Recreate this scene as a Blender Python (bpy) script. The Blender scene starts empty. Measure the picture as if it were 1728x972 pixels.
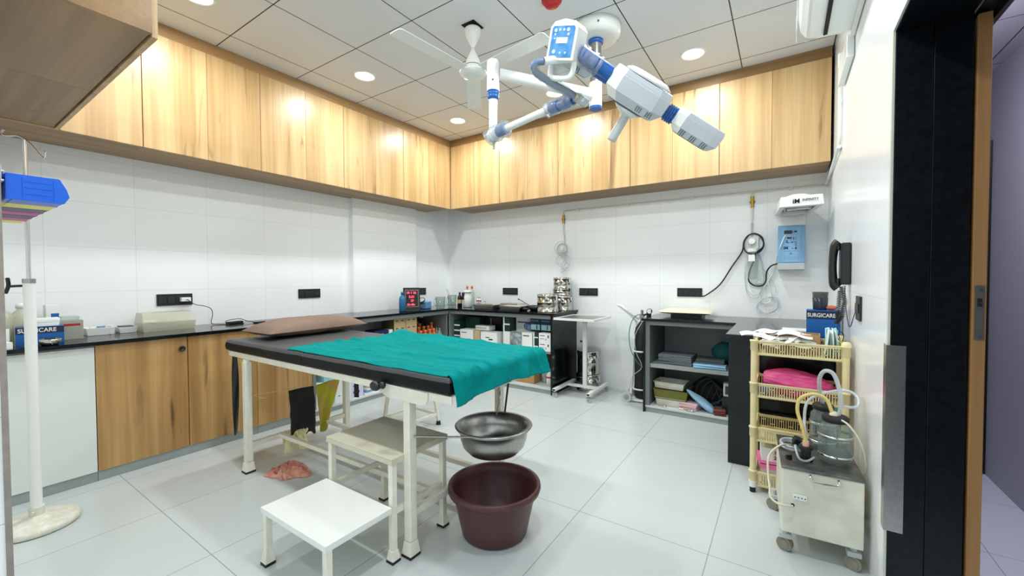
import bpy, math, random
from mathutils import Vector, Matrix, Euler, noise
random.seed(7)
S = bpy.context.scene
C = S.collection
PI = math.pi
V = Vector

# ------------------------------------------------------------------ camera
cam_d = bpy.data.cameras.new('camera'); cam = bpy.data.objects.new('camera', cam_d); C.objects.link(cam)
S.camera = cam
R_ = V((0.83350084, 0.55250348, -0.00403186)); U_ = V((-0.01016947, 0.02263675, 0.99969203)); F_ = V((-0.5524246, 0.83320314, -0.02448642))
m = Matrix(((R_.x, U_.x, -F_.x, 3.95422825), (R_.y, U_.y, -F_.y, -4.33879959), (R_.z, U_.z, -F_.z, 1.21933245), (0, 0, 0, 1)))
cam.matrix_world = m
cam_d.sensor_width = 36; cam_d.lens = 690.832 / 1728 * 36
cam_d.clip_start = 0.02; cam_d.clip_end = 60

# ------------------------------------------------------------------ world, exposure
w = bpy.data.worlds.new('world'); S.world = w; w.use_nodes = True
w.node_tree.nodes['Background'].inputs[0].default_value = (0.9, 0.95, 1.0, 1)
w.node_tree.nodes['Background'].inputs[1].default_value = 0.05
S.view_settings.view_transform = 'Standard'; S.view_settings.look = 'None'
S.view_settings.gamma = 1; S.view_settings.use_curve_mapping = False
EXPOSURE = -0.26
S.view_settings.exposure = EXPOSURE
LAMP_W = 18.0          # each ceiling downlight
LAMP_COL = (0.94, 0.99, 1.0)
CORRIDOR_FILL_W = 38.0
H = 2.952
S.cycles.max_bounces = 14; S.cycles.diffuse_bounces = 8; S.cycles.transparent_max_bounces = 16
S.cycles.use_denoising = True
S.cycles.sample_clamp_indirect = 6
S.cycles.caustics_reflective = False; S.cycles.caustics_refractive = False

# ------------------------------------------------------------------ materials
def lin(c):
    return tuple(((x / 255) / 12.92 if x / 255 <= .04045 else (((x / 255) + .055) / 1.055) ** 2.4) for x in c)
MATS = {}
def mat(name, col, rough=.5, metal=0., nz=0., scale=20., bump=0., spec=.5, emit=0., ecol=None, coat=0., stretch=(1, 1, 1), col2=None, trans=0.):
    """plain surface; nz mixes towards col2 (or a darker tone) by noise"""
    mt = bpy.data.materials.new(name); mt.use_nodes = True; MATS[name] = mt
    nt = mt.node_tree; b = nt.nodes['Principled BSDF']
    c = lin(col)
    b.inputs['Base Color'].default_value = (*c, 1); b.inputs['Roughness'].default_value = rough
    b.inputs['Metallic'].default_value = metal; b.inputs['Specular IOR Level'].default_value = spec
    b.inputs['Coat Weight'].default_value = coat
    if trans: b.inputs['Transmission Weight'].default_value = trans
    if emit:
        b.inputs['Emission Color'].default_value = (*lin(ecol or col), 1); b.inputs['Emission Strength'].default_value = emit
    if nz or bump:
        tc = nt.nodes.new('ShaderNodeTexCoord'); mp = nt.nodes.new('ShaderNodeMapping'); mp.inputs['Scale'].default_value = stretch
        n = nt.nodes.new('ShaderNodeTexNoise'); n.inputs['Scale'].default_value = scale; n.inputs['Detail'].default_value = 6
        nt.links.new(tc.outputs['Object'], mp.inputs[0]); nt.links.new(mp.outputs[0], n.inputs['Vector'])
        if nz:
            r = nt.nodes.new('ShaderNodeValToRGB'); r.color_ramp.elements[0].position = .4; r.color_ramp.elements[1].position = .65
            c2 = lin(col2) if col2 else tuple(x * .6 for x in c)
            mx = tuple(c[i] * (1 - nz) + c2[i] * nz for i in range(3))
            r.color_ramp.elements[0].color = (*mx, 1); r.color_ramp.elements[1].color = (*c, 1)
            nt.links.new(n.outputs['Fac'], r.inputs[0]); nt.links.new(r.outputs[0], b.inputs['Base Color'])
        if bump:
            bp = nt.nodes.new('ShaderNodeBump'); bp.inputs['Strength'].default_value = bump; bp.inputs['Distance'].default_value = .01
            nt.links.new(n.outputs['Fac'], bp.inputs['Height']); nt.links.new(bp.outputs[0], b.inputs['Normal'])
    return mt
def grid_mat(name, col, line, axes, width, rough=.3, vary=.03, veins=0., lstr=1., bump=.3, spec=.5, cloud=None):
    """surface pattern of rectangular tiles: axes = [(axis index, origin, pitch), ...] in room metres"""
    mt = mat(name, col, rough, spec=spec); nt = mt.node_tree; b = nt.nodes['Principled BSDF']; L = nt.links.new
    tc = nt.nodes.new('ShaderNodeTexCoord'); sp = nt.nodes.new('ShaderNodeSeparateXYZ'); L(tc.outputs['Object'], sp.inputs[0])
    def M(op, a, bb=None):
        k = nt.nodes.new('ShaderNodeMath'); k.operation = op
        for i, q in enumerate((a, bb)):
            if q is None: continue
            if isinstance(q, (int, float)): k.inputs[i].default_value = q
            else: L(q, k.inputs[i])
        return k.outputs[0]
    mask = None; ids = []
    for ax, o, p in axes:
        t = M('DIVIDE', M('SUBTRACT', sp.outputs[ax], o), p)
        ids.append(M('FLOOR', t))
        d = M('ABSOLUTE', M('SUBTRACT', M('FRACT', t), .5))
        k = M('GREATER_THAN', d, .5 - width / p / 2)
        mask = k if mask is None else M('MAXIMUM', mask, k)
    wn = nt.nodes.new('ShaderNodeTexWhiteNoise'); cb = nt.nodes.new('ShaderNodeCombineXYZ')
    for i, q in enumerate(ids[:3]): L(q, cb.inputs[i])
    L(cb.outputs[0], wn.inputs['Vector'])
    n = nt.nodes.new('ShaderNodeTexNoise'); n.inputs['Scale'].default_value = 1.6; n.inputs['Detail'].default_value = 7
    ad = nt.nodes.new('ShaderNodeVectorMath'); ad.operation = 'MULTIPLY_ADD'
    L(wn.outputs['Color'], ad.inputs[0]); ad.inputs[1].default_value = (9, 9, 9); L(tc.outputs['Object'], ad.inputs[2]); L(ad.outputs[0], n.inputs['Vector'])
    hv = nt.nodes.new('ShaderNodeHueSaturation'); hv.inputs['Color'].default_value = (*lin(col), 1)
    val = M('ADD', 1 - vary / 2, M('MULTIPLY', wn.outputs['Value'], vary))
    if cloud: val = M('ADD', val, M('MULTIPLY', M('SUBTRACT', n.outputs['Fac'], .5), cloud))
    L(val, hv.inputs['Value'])
    mx = nt.nodes.new('ShaderNodeMix'); mx.data_type = 'RGBA'; L(M('MULTIPLY', mask, lstr), mx.inputs['Factor'])
    L(hv.outputs[0], mx.inputs[6]); mx.inputs[7].default_value = (*lin(line), 1)
    L(mx.outputs[2], b.inputs['Base Color'])
    bp = nt.nodes.new('ShaderNodeBump'); bp.inputs['Strength'].default_value = bump; bp.inputs['Distance'].default_value = .002; bp.invert = True
    L(mask, bp.inputs['Height']); L(bp.outputs[0], b.inputs['Normal'])
    return mt
def wood_mat(name, base, streak, dark, grain=2, rough=.35, knots=True):
    """oak laminate; grain = axis index along which the grain runs"""
    mt = mat(name, base, rough); nt = mt.node_tree; b = nt.nodes['Principled BSDF']; L = nt.links.new
    tc = nt.nodes.new('ShaderNodeTexCoord'); oi = nt.nodes.new('ShaderNodeObjectInfo')
    ad = nt.nodes.new('ShaderNodeVectorMath'); ad.operation = 'MULTIPLY_ADD'; ad.inputs[1].default_value = (5, 5, 5)
    cb = nt.nodes.new('ShaderNodeCombineXYZ')
    for i in range(3): L(oi.outputs['Random'], cb.inputs[i])
    L(cb.outputs[0], ad.inputs[0]); L(tc.outputs['Object'], ad.inputs[2])
    def nz(sc, al, det=5, dist=0.):
        mp = nt.nodes.new('ShaderNodeMapping'); s = [sc] * 3; s[grain] = al; mp.inputs['Scale'].default_value = s
        n = nt.nodes.new('ShaderNodeTexNoise'); n.inputs['Scale'].default_value = 1; n.inputs['Detail'].default_value = det; n.inputs['Distortion'].default_value = dist
        L(ad.outputs[0], mp.inputs[0]); L(mp.outputs[0], n.inputs['Vector']); return n.outputs['Fac']
    def ramp(f, p0, p1, c0, c1):
        r = nt.nodes.new('ShaderNodeValToRGB'); e = r.color_ramp.elements; e[0].position = p0; e[1].position = p1; e[0].color = (*c0, 1); e[1].color = (*c1, 1); L(f, r.inputs[0]); return r.outputs[0]
    broad = ramp(nz(9, .35, 3, .6), .38, .62, lin(streak), lin(base))
    fine = ramp(nz(70, 1.6, 6, .2), .42, .60, (0.90,) * 3, (1,) * 3)
    kn = ramp(nz(7, .8, 3, 1.6), .22, .36, tuple(a / max(bb, .01) for a, bb in zip(lin(dark), lin(base))), (1,) * 3)
    def mul(a, bb):
        mx = nt.nodes.new('ShaderNodeMix'); mx.data_type = 'RGBA'; mx.blend_type = 'MULTIPLY'; mx.inputs['Factor'].default_value = 1; L(a, mx.inputs[6]); L(bb, mx.inputs[7]); return mx.outputs[2]
    c = mul(broad, fine)
    if knots: c = mul(c, kn)
    L(c, b.inputs['Base Color'])
    return mt
def clear_mat(name, tint=(235, 242, 240), rough=.08, opac=.12, milky=(225, 230, 228)):
    """thin clear plastic or glass: see-through with a sheen"""
    mt = bpy.data.materials.new(name); mt.use_nodes = True; MATS[name] = mt
    nt = mt.node_tree; nt.nodes.clear(); L = nt.links.new
    o = nt.nodes.new('ShaderNodeOutputMaterial'); t = nt.nodes.new('ShaderNodeBsdfTransparent'); t.inputs[0].default_value = (*lin(tint), 1)
    g = nt.nodes.new('ShaderNodeBsdfGlossy'); g.inputs['Roughness'].default_value = rough
    d = nt.nodes.new('ShaderNodeBsdfDiffuse'); d.inputs[0].default_value = (*lin(milky), 1)
    m1 = nt.nodes.new('ShaderNodeMixShader'); m1.inputs[0].default_value = opac; L(t.outputs[0], m1.inputs[1]); L(d.outputs[0], m1.inputs[2])
    lw = nt.nodes.new('ShaderNodeLayerWeight'); lw.inputs[0].default_value = .5
    pw = nt.nodes.new('ShaderNodeMath'); pw.operation = 'POWER'; L(lw.outputs['Facing'], pw.inputs[0]); pw.inputs[1].default_value = 3.
    ma = nt.nodes.new('ShaderNodeMath'); ma.operation = 'MULTIPLY_ADD'; L(pw.outputs[0], ma.inputs[0]); ma.inputs[1].default_value = .55; ma.inputs[2].default_value = .04
    m2 = nt.nodes.new('ShaderNodeMixShader'); L(ma.outputs[0], m2.inputs[0]); L(m1.outputs[0], m2.inputs[1]); L(g.outputs[0], m2.inputs[2]); L(m2.outputs[0], o.inputs[0])
    return mt

WALLC = (240, 243, 244)
m_wall_l = grid_mat('white_wall_tile_left', WALLC, (165, 172, 174), [(1, -3.357, .4485), (2, 1.138, .303)], .0025, .34, .02, lstr=.38, cloud=.03, bump=.15)
m_wall_b = grid_mat('white_wall_tile_back', WALLC, (165, 172, 174), [(0, 2.433, .465), (2, 1.138, .303)], .0025, .34, .02, lstr=.38, cloud=.03, bump=.15)
m_wall_r = grid_mat('white_wall_tile_right', (240, 242, 244), (200, 205, 208), [(1, -1.495, .6), (2, 1.138, 1.2)], .0025, .22, .02, lstr=.5, cloud=.05)
m_wall_n = grid_mat('white_wall_tile_near', WALLC, (165, 172, 174), [(0, .0, .45), (2, 1.138, .303)], .003, .3, .02, lstr=.6, cloud=.03)
m_floor = grid_mat('pale_floor_tile', (196, 203, 203), (110, 116, 116), [(0, 3.078, .612), (1, -1.19, 1.2)], .0035, .27, .03, lstr=.7, cloud=.06, bump=.2)
m_ceil = grid_mat('ceiling_panel', (214, 219, 224), (34, 30, 26), [(0, .652, .6), (1, -.577, .6)], .007, .6, .02, lstr=1, bump=1.)
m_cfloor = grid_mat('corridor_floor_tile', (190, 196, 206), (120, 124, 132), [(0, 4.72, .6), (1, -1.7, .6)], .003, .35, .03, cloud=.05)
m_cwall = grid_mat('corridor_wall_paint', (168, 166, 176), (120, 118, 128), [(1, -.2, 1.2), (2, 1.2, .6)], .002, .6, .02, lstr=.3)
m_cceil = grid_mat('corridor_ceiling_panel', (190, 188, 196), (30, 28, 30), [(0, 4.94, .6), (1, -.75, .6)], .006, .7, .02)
m_wood = wood_mat('light_oak_laminate', (210, 178, 128), (188, 152, 102), (120, 84, 48))
m_wood_x = wood_mat('oak_laminate_crossgrain', (160, 124, 80), (134, 102, 64), (110, 78, 46), grain=0)
m_wood_y = wood_mat('oak_laminate_longgrain', (172, 136, 92), (146, 112, 72), (110, 78, 46), grain=1)
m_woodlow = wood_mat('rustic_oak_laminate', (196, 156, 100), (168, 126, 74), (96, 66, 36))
m_doorwood = wood_mat('raw_door_edge_wood', (166, 124, 74), (140, 100, 56), (90, 60, 30), rough=.6)
m_granite = mat('black_granite', (7, 10, 12), .12, nz=.5, scale=160, col2=(26, 32, 38), spec=.35)
m_granite_m = mat('black_granite_jamb', (4, 6, 8), .3, nz=.6, scale=50, col2=(16, 24, 30), spec=.3)
m_stone = mat('grey_stone_edge', (116, 124, 124), .5, nz=.4, scale=90)
m_inner = mat('grey_shelf_lining', (156, 164, 164), .5, nz=.15, scale=8)
m_lining = mat('pale_tile_lining', (206, 212, 210), .3)
m_plinth = mat('grey_plinth', (158, 166, 164), .4, nz=.2, scale=12)
m_gap = mat('dark_gap', (22, 16, 12), .8)
m_cream = mat('cream_painted_steel', (232, 230, 216), .38, nz=.2, scale=26, col2=(196, 190, 168))
m_white = mat('white_enamel', (232, 234, 230), .3)
m_whitep = mat('white_plastic', (228, 232, 230), .35)
m_whitepan = mat('white_laminate_panel', (222, 228, 222), .4, nz=.06, scale=5)
m_grayp = mat('light_grey_plastic', (186, 192, 192), .4)
m_blue = mat('medical_blue_plastic', (24, 92, 168), .35)
m_steel = mat('stainless_steel', (200, 198, 190), .14, 1., nz=.25, scale=40)
m_steelb = mat('brushed_steel', (178, 178, 172), .3, 1., nz=.3, scale=60)
m_chrome = mat('chrome', (215, 215, 215), .08, 1.)
m_rubber = mat('black_rubber', (18, 20, 20), .6)
m_black = mat('black_plastic', (20, 24, 26), .35)
m_vinyl = mat('black_vinyl', (12, 15, 17), .45, nz=.3, scale=12, bump=.12, spec=.2)
m_vinyltop = mat('dark_grey_vinyl', (66, 67, 68), .45, nz=.15, scale=8, bump=.1)
m_brown = mat('brown_pillow_cloth', (128, 106, 92), .8, nz=.35, scale=5, bump=.25)
m_teal = mat('teal_surgical_cloth', (0, 134, 132), .85, nz=.25, scale=3, bump=.9, stretch=(1, 1.8, 1), spec=.08, col2=(0, 104, 108))
m_maroon = mat('maroon_plastic', (82, 44, 46), .42, nz=.2, scale=10)
m_brass = mat('brass', (176, 142, 60), .3, 1.)
m_clear = clear_mat('clear_plastic')
m_film = clear_mat('wrapping_film', (235, 240, 245), .25, .22)
m_glass = clear_mat('jar_glass', (236, 242, 240), .03, .10, (190, 200, 200))
m_milky = clear_mat('milky_plastic', (238, 238, 226), .3, .32, (226, 224, 206))
m_tube = clear_mat('clear_tubing', (235, 238, 240), .15, .45, (226, 232, 236))
m_yellowtube = mat('yellow_rubber_tube', (212, 190, 118), .45)
m_ivory = mat('ivory_plastic', (226, 212, 162), .4, nz=.12, scale=14)
m_card = mat('brown_cardboard', (176, 140, 96), .8)
m_cardd = mat('beige_cardboard', (196, 172, 128), .8, nz=.1, scale=30)
m_olive = mat('olive_box_side', (92, 86, 48), .8)
m_paper = mat('white_paper', (236, 238, 236), .7)
m_key = mat('pale_blue_key', (190, 220, 240), .3)
m_bluebox = mat('blue_print_card', (8, 96, 172), .4)
m_navy = mat('navy_print_card', (12, 34, 66), .4)
m_navybox = mat('dark_blue_box', (28, 34, 84), .5)
m_green = mat('dark_green_card', (6, 52, 46), .5)
m_red = mat('red_plastic', (178, 22, 26), .35)
m_pink = mat('pink_fabric', (238, 104, 164), .5, nz=.7, scale=26, bump=.7, stretch=(.5, 1, 3), col2=(206, 40, 120))
m_magenta = mat('magenta_plastic', (190, 20, 130), .4)
m_bviol = mat('dark_blue_plastic', (22, 26, 100), .4)
m_yellow = mat('yellow_plastic', (236, 222, 90), .4)
m_binblue = mat('bright_blue_plastic', (0, 92, 210), .35)
m_amber = mat('amber_liquid_plastic', (222, 106, 18), .25, nz=.3, scale=30)
m_ambercap = mat('orange_cap', (236, 140, 84), .4)
m_orangecap = mat('orange_red_cap', (232, 96, 56), .4)
m_peach = mat('salmon_cloth', (226, 170, 152), .85, nz=.5, scale=9, bump=.6, col2=(176, 84, 66), spec=.1)
m_green_y = mat('green_yellow_cloth', (176, 180, 52), .8, nz=1., scale=6, bump=.3, col2=(188, 158, 84), spec=.1)
m_darkcloth = mat('dark_brown_cloth', (34, 26, 26), .8, bump=.3)
m_glove = mat('pale_yellow_rubber', (224, 220, 168), .5)
m_grayfab = mat('grey_folded_cloth', (120, 128, 136), .85, nz=.3, scale=10, bump=.4)
m_bluefab = mat('light_blue_cloth', (150, 196, 226), .8, bump=.4)
m_tealfab = mat('dark_teal_cloth', (6, 92, 92), .8, bump=.4)
m_pinkfab = mat('pale_pink_cloth', (222, 190, 190), .8)
m_enamelold = mat('worn_white_enamel', (222, 222, 208), .4, nz=.35, scale=9, col2=(176, 172, 152))
m_olivep = mat('olive_plastic', (110, 110, 30), .45)
m_opal = mat('opal_lens', (255, 255, 255), .4, emit=14., ecol=(255, 255, 250))
m_led = mat('red_led', (255, 60, 90), .5, emit=2.2, ecol=(255, 70, 110))
m_screen = mat('display_dark', (30, 10, 14), .25)
m_warmblue = mat('blue_control_panel', (120, 168, 206), .4)
m_print = mat('dark_print', (30, 46, 84), .5)
m_lens = mat('dark_glass_lens', (60, 66, 68), .08, spec=.8)
m_bluescreen = mat('blue_membrane_panel', (52, 122, 186), .3, nz=.5, scale=30, col2=(120, 170, 214))
m_silver = mat('silver_card', (168, 168, 152), .5)
m_smoke = mat('smoky_jug', (40, 46, 62), .2)
m_bluebottle = mat('blue_bottle_plastic', (40, 104, 150), .3)
m_lime = mat('lime_label', (176, 200, 40), .5)
m_bpblue = mat('pale_blue_plastic', (112, 160, 206), .4)
m_aqua = mat('aqua_pack', (150, 200, 205), .5)

# ------------------------------------------------------------------ mesh helpers
class MB:
    def __init__(s): s.v = []; s.f = []; s.m = []; s.s = []
    def add(s, vs, fs, mi=0, sm=False, mtx=None):
        b = len(s.v)
        s.v += [tuple(mtx @ V(p)) if mtx else tuple(p) for p in vs]
        for f in fs: s.f.append([b + i for i in f]); s.m.append(mi); s.s.append(sm)
        return s
    def box(s, a, b, mi=0, mtx=None):
        x0, y0, z0 = a; x1, y1, z1 = b
        if x1 < x0: x0, x1 = x1, x0
        if y1 < y0: y0, y1 = y1, y0
        if z1 < z0: z0, z1 = z1, z0
        vs = [(x0, y0, z0), (x1, y0, z0), (x1, y1, z0), (x0, y1, z0), (x0, y0, z1), (x1, y0, z1), (x1, y1, z1), (x0, y1, z1)]
        return s.add(vs, [(0, 3, 2, 1), (4, 5, 6, 7), (0, 1, 5, 4), (1, 2, 6, 5), (2, 3, 7, 6), (3, 0, 4, 7)], mi, False, mtx)
    def cbox(s, c, size, rot=(0, 0, 0), mi=0):
        h = [q / 2 for q in size]; return s.box([-q for q in h], h, mi, Matrix.Translation(c) @ Euler(rot).to_matrix().to_4x4())
    def bar(s, p0, p1, w, h=None, mi=0, up=(0, 0, 1)):
        p0 = V(p0); p1 = V(p1); d = (p1 - p0).normalized(); u = V(up)
        if abs(d.dot(u)) > .95: u = V((0, 1, 0))
        x = d.cross(u).normalized(); u = x.cross(d); h = h or w
        q = [p0 + x * a * w / 2 + u * b * h / 2 for a, b in ((-1, -1), (1, -1), (1, 1), (-1, 1))]
        q += [v + (p1 - p0) for v in q]
        return s.add(q, [(0, 1, 2, 3), (7, 6, 5, 4), (0, 4, 5, 1), (1, 5, 6, 2), (2, 6, 7, 3), (3, 7, 4, 0)], mi)
    def cyl(s, p0, p1, r0, r1=None, n=24, mi=0, caps=True, sm=True):
        p0 = V(p0); p1 = V(p1); r1 = r0 if r1 is None else r1
        d = (p1 - p0).normalized(); a = d.orthogonal().normalized(); b = d.cross(a)
        vs = []
        for p, r in ((p0, r0), (p1, r1)):
            vs += [p + a * r * math.cos(2 * PI * i / n) + b * r * math.sin(2 * PI * i / n) for i in range(n)]
        s.add(vs, [(i, (i + 1) % n, n + (i + 1) % n, n + i) for i in range(n)], mi, sm)
        if caps: 
            s.add(vs[:n], [tuple(range(n))[::-1]], mi); s.add(vs[n:], [tuple(range(n))], mi)
        return s
    def lathe(s, c, prof, n=32, mi=0, mtx=None, sy=1.):
        """prof: (r, z) bottom to top; r = 0 closes. Optional third item = material index of the band that ends there"""
        c = V(c); vs = []; fs = []; k = len(prof)
        T = Matrix.Translation(c) @ (mtx or Matrix.Identity(4))
        for p in prof:
            vs += [T @ V((max(p[0], 1e-5) * math.cos(2 * PI * i / n), sy * max(p[0], 1e-5) * math.sin(2 * PI * i / n), p[1])) for i in range(n)]
        b = len(s.v); s.v += [tuple(q) for q in vs]
        for j in range(k - 1):
            mm = prof[j + 1][2] if len(prof[j + 1]) > 2 else mi
            for i in range(n):
                s.f.append([b + j * n + i, b + j * n + (i + 1) % n, b + (j + 1) * n + (i + 1) % n, b + (j + 1) * n + i]); s.m.append(mm); s.s.append(True)
        return s
    def tube(s, pts, r, n=10, mi=0, closed=False, smooth=4, sq=False):
        P = [V(p) for p in pts]
        if smooth > 1 and len(P) > 2:
            Q = []; L = len(P)
            for i in range(L if closed else L - 1):
                p0 = P[(i - 1) % L] if closed or i > 0 else P[0]; p1 = P[i]; p2 = P[(i + 1) % L]; p3 = P[(i + 2) % L] if closed or i + 2 < L else P[-1]
                for k in range(smooth):
                    t = k / smooth
                    Q.append(.5 * ((2 * p1) + (p2 - p0) * t + (2 * p0 - 5 * p1 + 4 * p2 - p3) * t * t + (3 * p1 - p0 - 3 * p2 + p3) * t ** 3))
            if not closed: Q.append(P[-1])
            P = Q
        L = len(P); vs = []; a = None
        for i, p in enumerate(P):
            if closed: d = P[(i + 1) % L] - P[i - 1]
            else: d = P[min(i + 1, L - 1)] - P[max(i - 1, 0)]
            d = d.normalized() if d.length > 1e-9 else V((0, 0, 1))
            a = d.orthogonal().normalized() if a is None else (a - d * a.dot(d)).normalized()
            b = d.cross(a); rr = r(i / (L - 1)) if callable(r) else r
            vs += [p + a * rr * math.cos(2 * PI * k / n) + b * rr * math.sin(2 * PI * k / n) for k in range(n)]
        fs = []
        for i in range(L if closed else L - 1):
            j = (i + 1) % L
            fs += [(i * n + k, i * n + (k + 1) % n, j * n + (k + 1) % n, j * n + k) for k in range(n)]
        s.add(vs, fs, mi, True)
        if not closed: s.add(vs[:n], [tuple(range(n))[::-1]], mi); s.add(vs[-n:], [tuple(range(n))], mi)
        return s
    def prism(s, poly, z0, z1, mtx=None, mi=0, mtop=None, inset=0., iz=0.):
        n = len(poly); vs = [(x, y, z0) for x, y in poly] + [(x, y, z1) for x, y in poly]
        s.add(vs, [(i, (i + 1) % n, n + (i + 1) % n, n + i) for i in range(n)], mi, False, mtx)
        s.add(vs[:n], [tuple(range(n))[::-1]], mi, False, mtx)
        if inset:
            cx = sum(p[0] for p in poly) / n; cy = sum(p[1] for p in poly) / n
            top = [(cx + (x - cx) * (1 - inset), cy + (y - cy) * (1 - inset), z1 + iz) for x, y in poly]
            s.add(vs[n:] + top, [(i, (i + 1) % n, n + (i + 1) % n, n + i) for i in range(n)] + [tuple(range(n, 2 * n))], mi if mtop is None else mtop, False, mtx)
        else: s.add(vs[n:], [tuple(range(n))], mi if mtop is None else mtop, False, mtx)
        return s
    def sph(s, c, r, n=16, mi=0, sc=(1, 1, 1), mtx=None):
        vs = []; k = n // 2
        for j in range(k + 1):
            for i in range(n):
                a = PI * j / k; vs.append((c[0] + sc[0] * r * math.sin(a) * math.cos(2 * PI * i / n), c[1] + sc[1] * r * math.sin(a) * math.sin(2 * PI * i / n), c[2] - sc[2] * r * math.cos(a)))
        fs = [(j * n + i, j * n + (i + 1) % n, (j + 1) * n + (i + 1) % n, (j + 1) * n + i) for j in range(k) for i in range(n)]
        return s.add(vs, fs, mi, True, mtx)
    def sheet(s, fn, nu, nv, mi=0, sm=True):
        vs = [fn(i / nu, j / nv) for j in range(nv + 1) for i in range(nu + 1)]
        fs = [(j * (nu + 1) + i, j * (nu + 1) + i + 1, (j + 1) * (nu + 1) + i + 1, (j + 1) * (nu + 1) + i) for j in range(nv) for i in range(nu)]
        return s.add(vs, fs, mi, sm)
    def build(s, name, mats, parent=None, bevel=0., solid=0., sub=0, org=None, seg=2):
        o0 = V(org) if org is not None else (V(parent.location) if parent is not None else V((0, 0, 0)))
        if parent is not None and parent.parent is not None: o0 = V(parent.parent.location)
        me = bpy.data.meshes.new(name); me.from_pydata([tuple(V(p) - o0) for p in s.v], [], s.f)
        if not isinstance(mats, (list, tuple)): mats = [mats]
        for q in mats: me.materials.append(q)
        me.polygons.foreach_set('material_index', s.m); me.polygons.foreach_set('use_smooth', s.s); me.update()
        o = bpy.data.objects.new(name, me); C.objects.link(o)
        if parent is not None: o.parent = parent
        elif org is not None: o.location = o0
        if solid:
            q = o.modifiers.new('solid', 'SOLIDIFY'); q.thickness = solid; q.offset = 0
        if bevel:
            q = o.modifiers.new('bevel', 'BEVEL'); q.width = bevel; q.segments = seg; q.limit_method = 'ANGLE'; q.angle_limit = .7
        if sub:
            q = o.modifiers.new('sub', 'SUBSURF'); q.levels = q.render_levels = sub
        return o

def tag(o, label, cat, group=None, kind=None):
    o['label'] = label; o['category'] = cat
    if group: o['group'] = group
    if kind: o['kind'] = kind
    return o
def thing(name, label, cat, loc=(0, 0, 0), group=None):
    o = bpy.data.objects.new(name, None); C.objects.link(o); o.location = loc; o.empty_display_size = .1
    return tag(o, label, cat, group)
def struct(o): o['kind'] = 'structure'; return o
def dup(root, loc, rotz=0., label=None, scale=None, group=None):
    r = root.copy(); C.objects.link(r); r.location = loc; r.rotation_euler = (0, 0, rotz)
    if label: r['label'] = label
    if group: r['group'] = group
    if scale: r.scale = scale
    for ch in root.children:
        c = ch.copy(); C.objects.link(c); c.parent = r
        for g in ch.children:
            d = g.copy(); C.objects.link(d); d.parent = c
    return r
def lettering(s, size, origin, right, up, m, parent, name='lettering', bold=0., depth=.0006, align='LEFT', sx=1.):
    cu = bpy.data.curves.new('t', 'FONT'); cu.body = s; cu.size = size; cu.extrude = depth; cu.align_x = align; cu.offset = bold; cu.space_character = 1.02
    t = bpy.data.objects.new('t', cu); C.objects.link(t); bpy.context.view_layer.update()
    me = bpy.data.meshes.new_from_object(t.evaluated_get(bpy.context.evaluated_depsgraph_get()))
    bpy.data.objects.remove(t); bpy.data.curves.remove(cu)
    r = V(right).normalized(); u = V(up).normalized(); n = r.cross(u)
    o0 = V((0, 0, 0))
    if parent is not None: o0 = V(parent.parent.location) if parent.parent else V(parent.location)
    oo = V(origin)
    for v in me.vertices: v.co = oo + r * v.co.x * sx + u * v.co.y + n * v.co.z - o0
    me.materials.clear(); me.materials.append(m); me.name = name
    o = bpy.data.objects.new(name, me); C.objects.link(o)
    if parent is not None: o.parent = parent
    return o
def wob(x, y, z=0., s=1.): return noise.noise(V((x * s, y * s, z * s)))

# ------------------------------------------------------------------ the room
WX = 4.26; YN = -4.17; YR = -5.6
struct(MB().box((0, YR, -.1), (WX + .185, 0, 0)).build('floor', m_floor))
struct(MB().box((0, YR, H), (WX, 0, H + .08)).build('ceiling', m_ceil))
struct(MB().box((-.15, YR, 0), (0, .15, H)).build('wall_left', m_wall_l))
struct(MB().box((0, 0, 0), (WX + .2, .15, H)).build('wall_back', m_wall_b))
struct(MB().box((0, -1.58, 0), (.06, -.666, H)).build('wall_pillar', m_wall_l))
struct(MB().box((0, YR, 0), (2.131, YN, H)).build('wall_near', m_wall_n))
struct(MB().box((2.131, YR - .15, 0), (WX, YR, H)).build('wall_rear', m_wall_n))
DY0 = -2.446; DY1 = -3.54; DZ = 2.062
b = MB().box((WX, DY0, 0), (4.44, 0, H)).box((WX, DY1, DZ), (4.44, DY0, H)).box((WX, YR, 0), (4.44, DY1, H))
struct(b.build('wall_right', m_wall_r))
b = MB()
b.box((WX + .001, DY0 - .02, 0), (WX + .092, DY0, DZ - .02)).box((WX + .094, DY0 - .018, 0), (4.442, DY0, DZ - .02))
b.box((WX + .001, DY1, DZ - .02), (4.442, DY0, DZ)).box((WX + .001, DY1, 0), (4.442, DY1 + .02, DZ - .02))
struct(b.build('trim_1', m_granite_m, bevel=.0015))
b = MB().box((WX - .006, DY0 - .019, 0), (WX, DY0 - .0, DZ + .0)).box((WX - .006, DY1, DZ - .019), (WX, DY0 - .019, DZ))
struct(b.build('trim_2', mat('cream_tile_edge', (196, 204, 190), .4)))
struct(MB().box((2.131, YN - .012, 0), (2.137, YN + .001, H)).build('trim_3', mat('grey_tile_edge', (150, 140, 132), .5, nz=.4, scale=30)))
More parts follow.
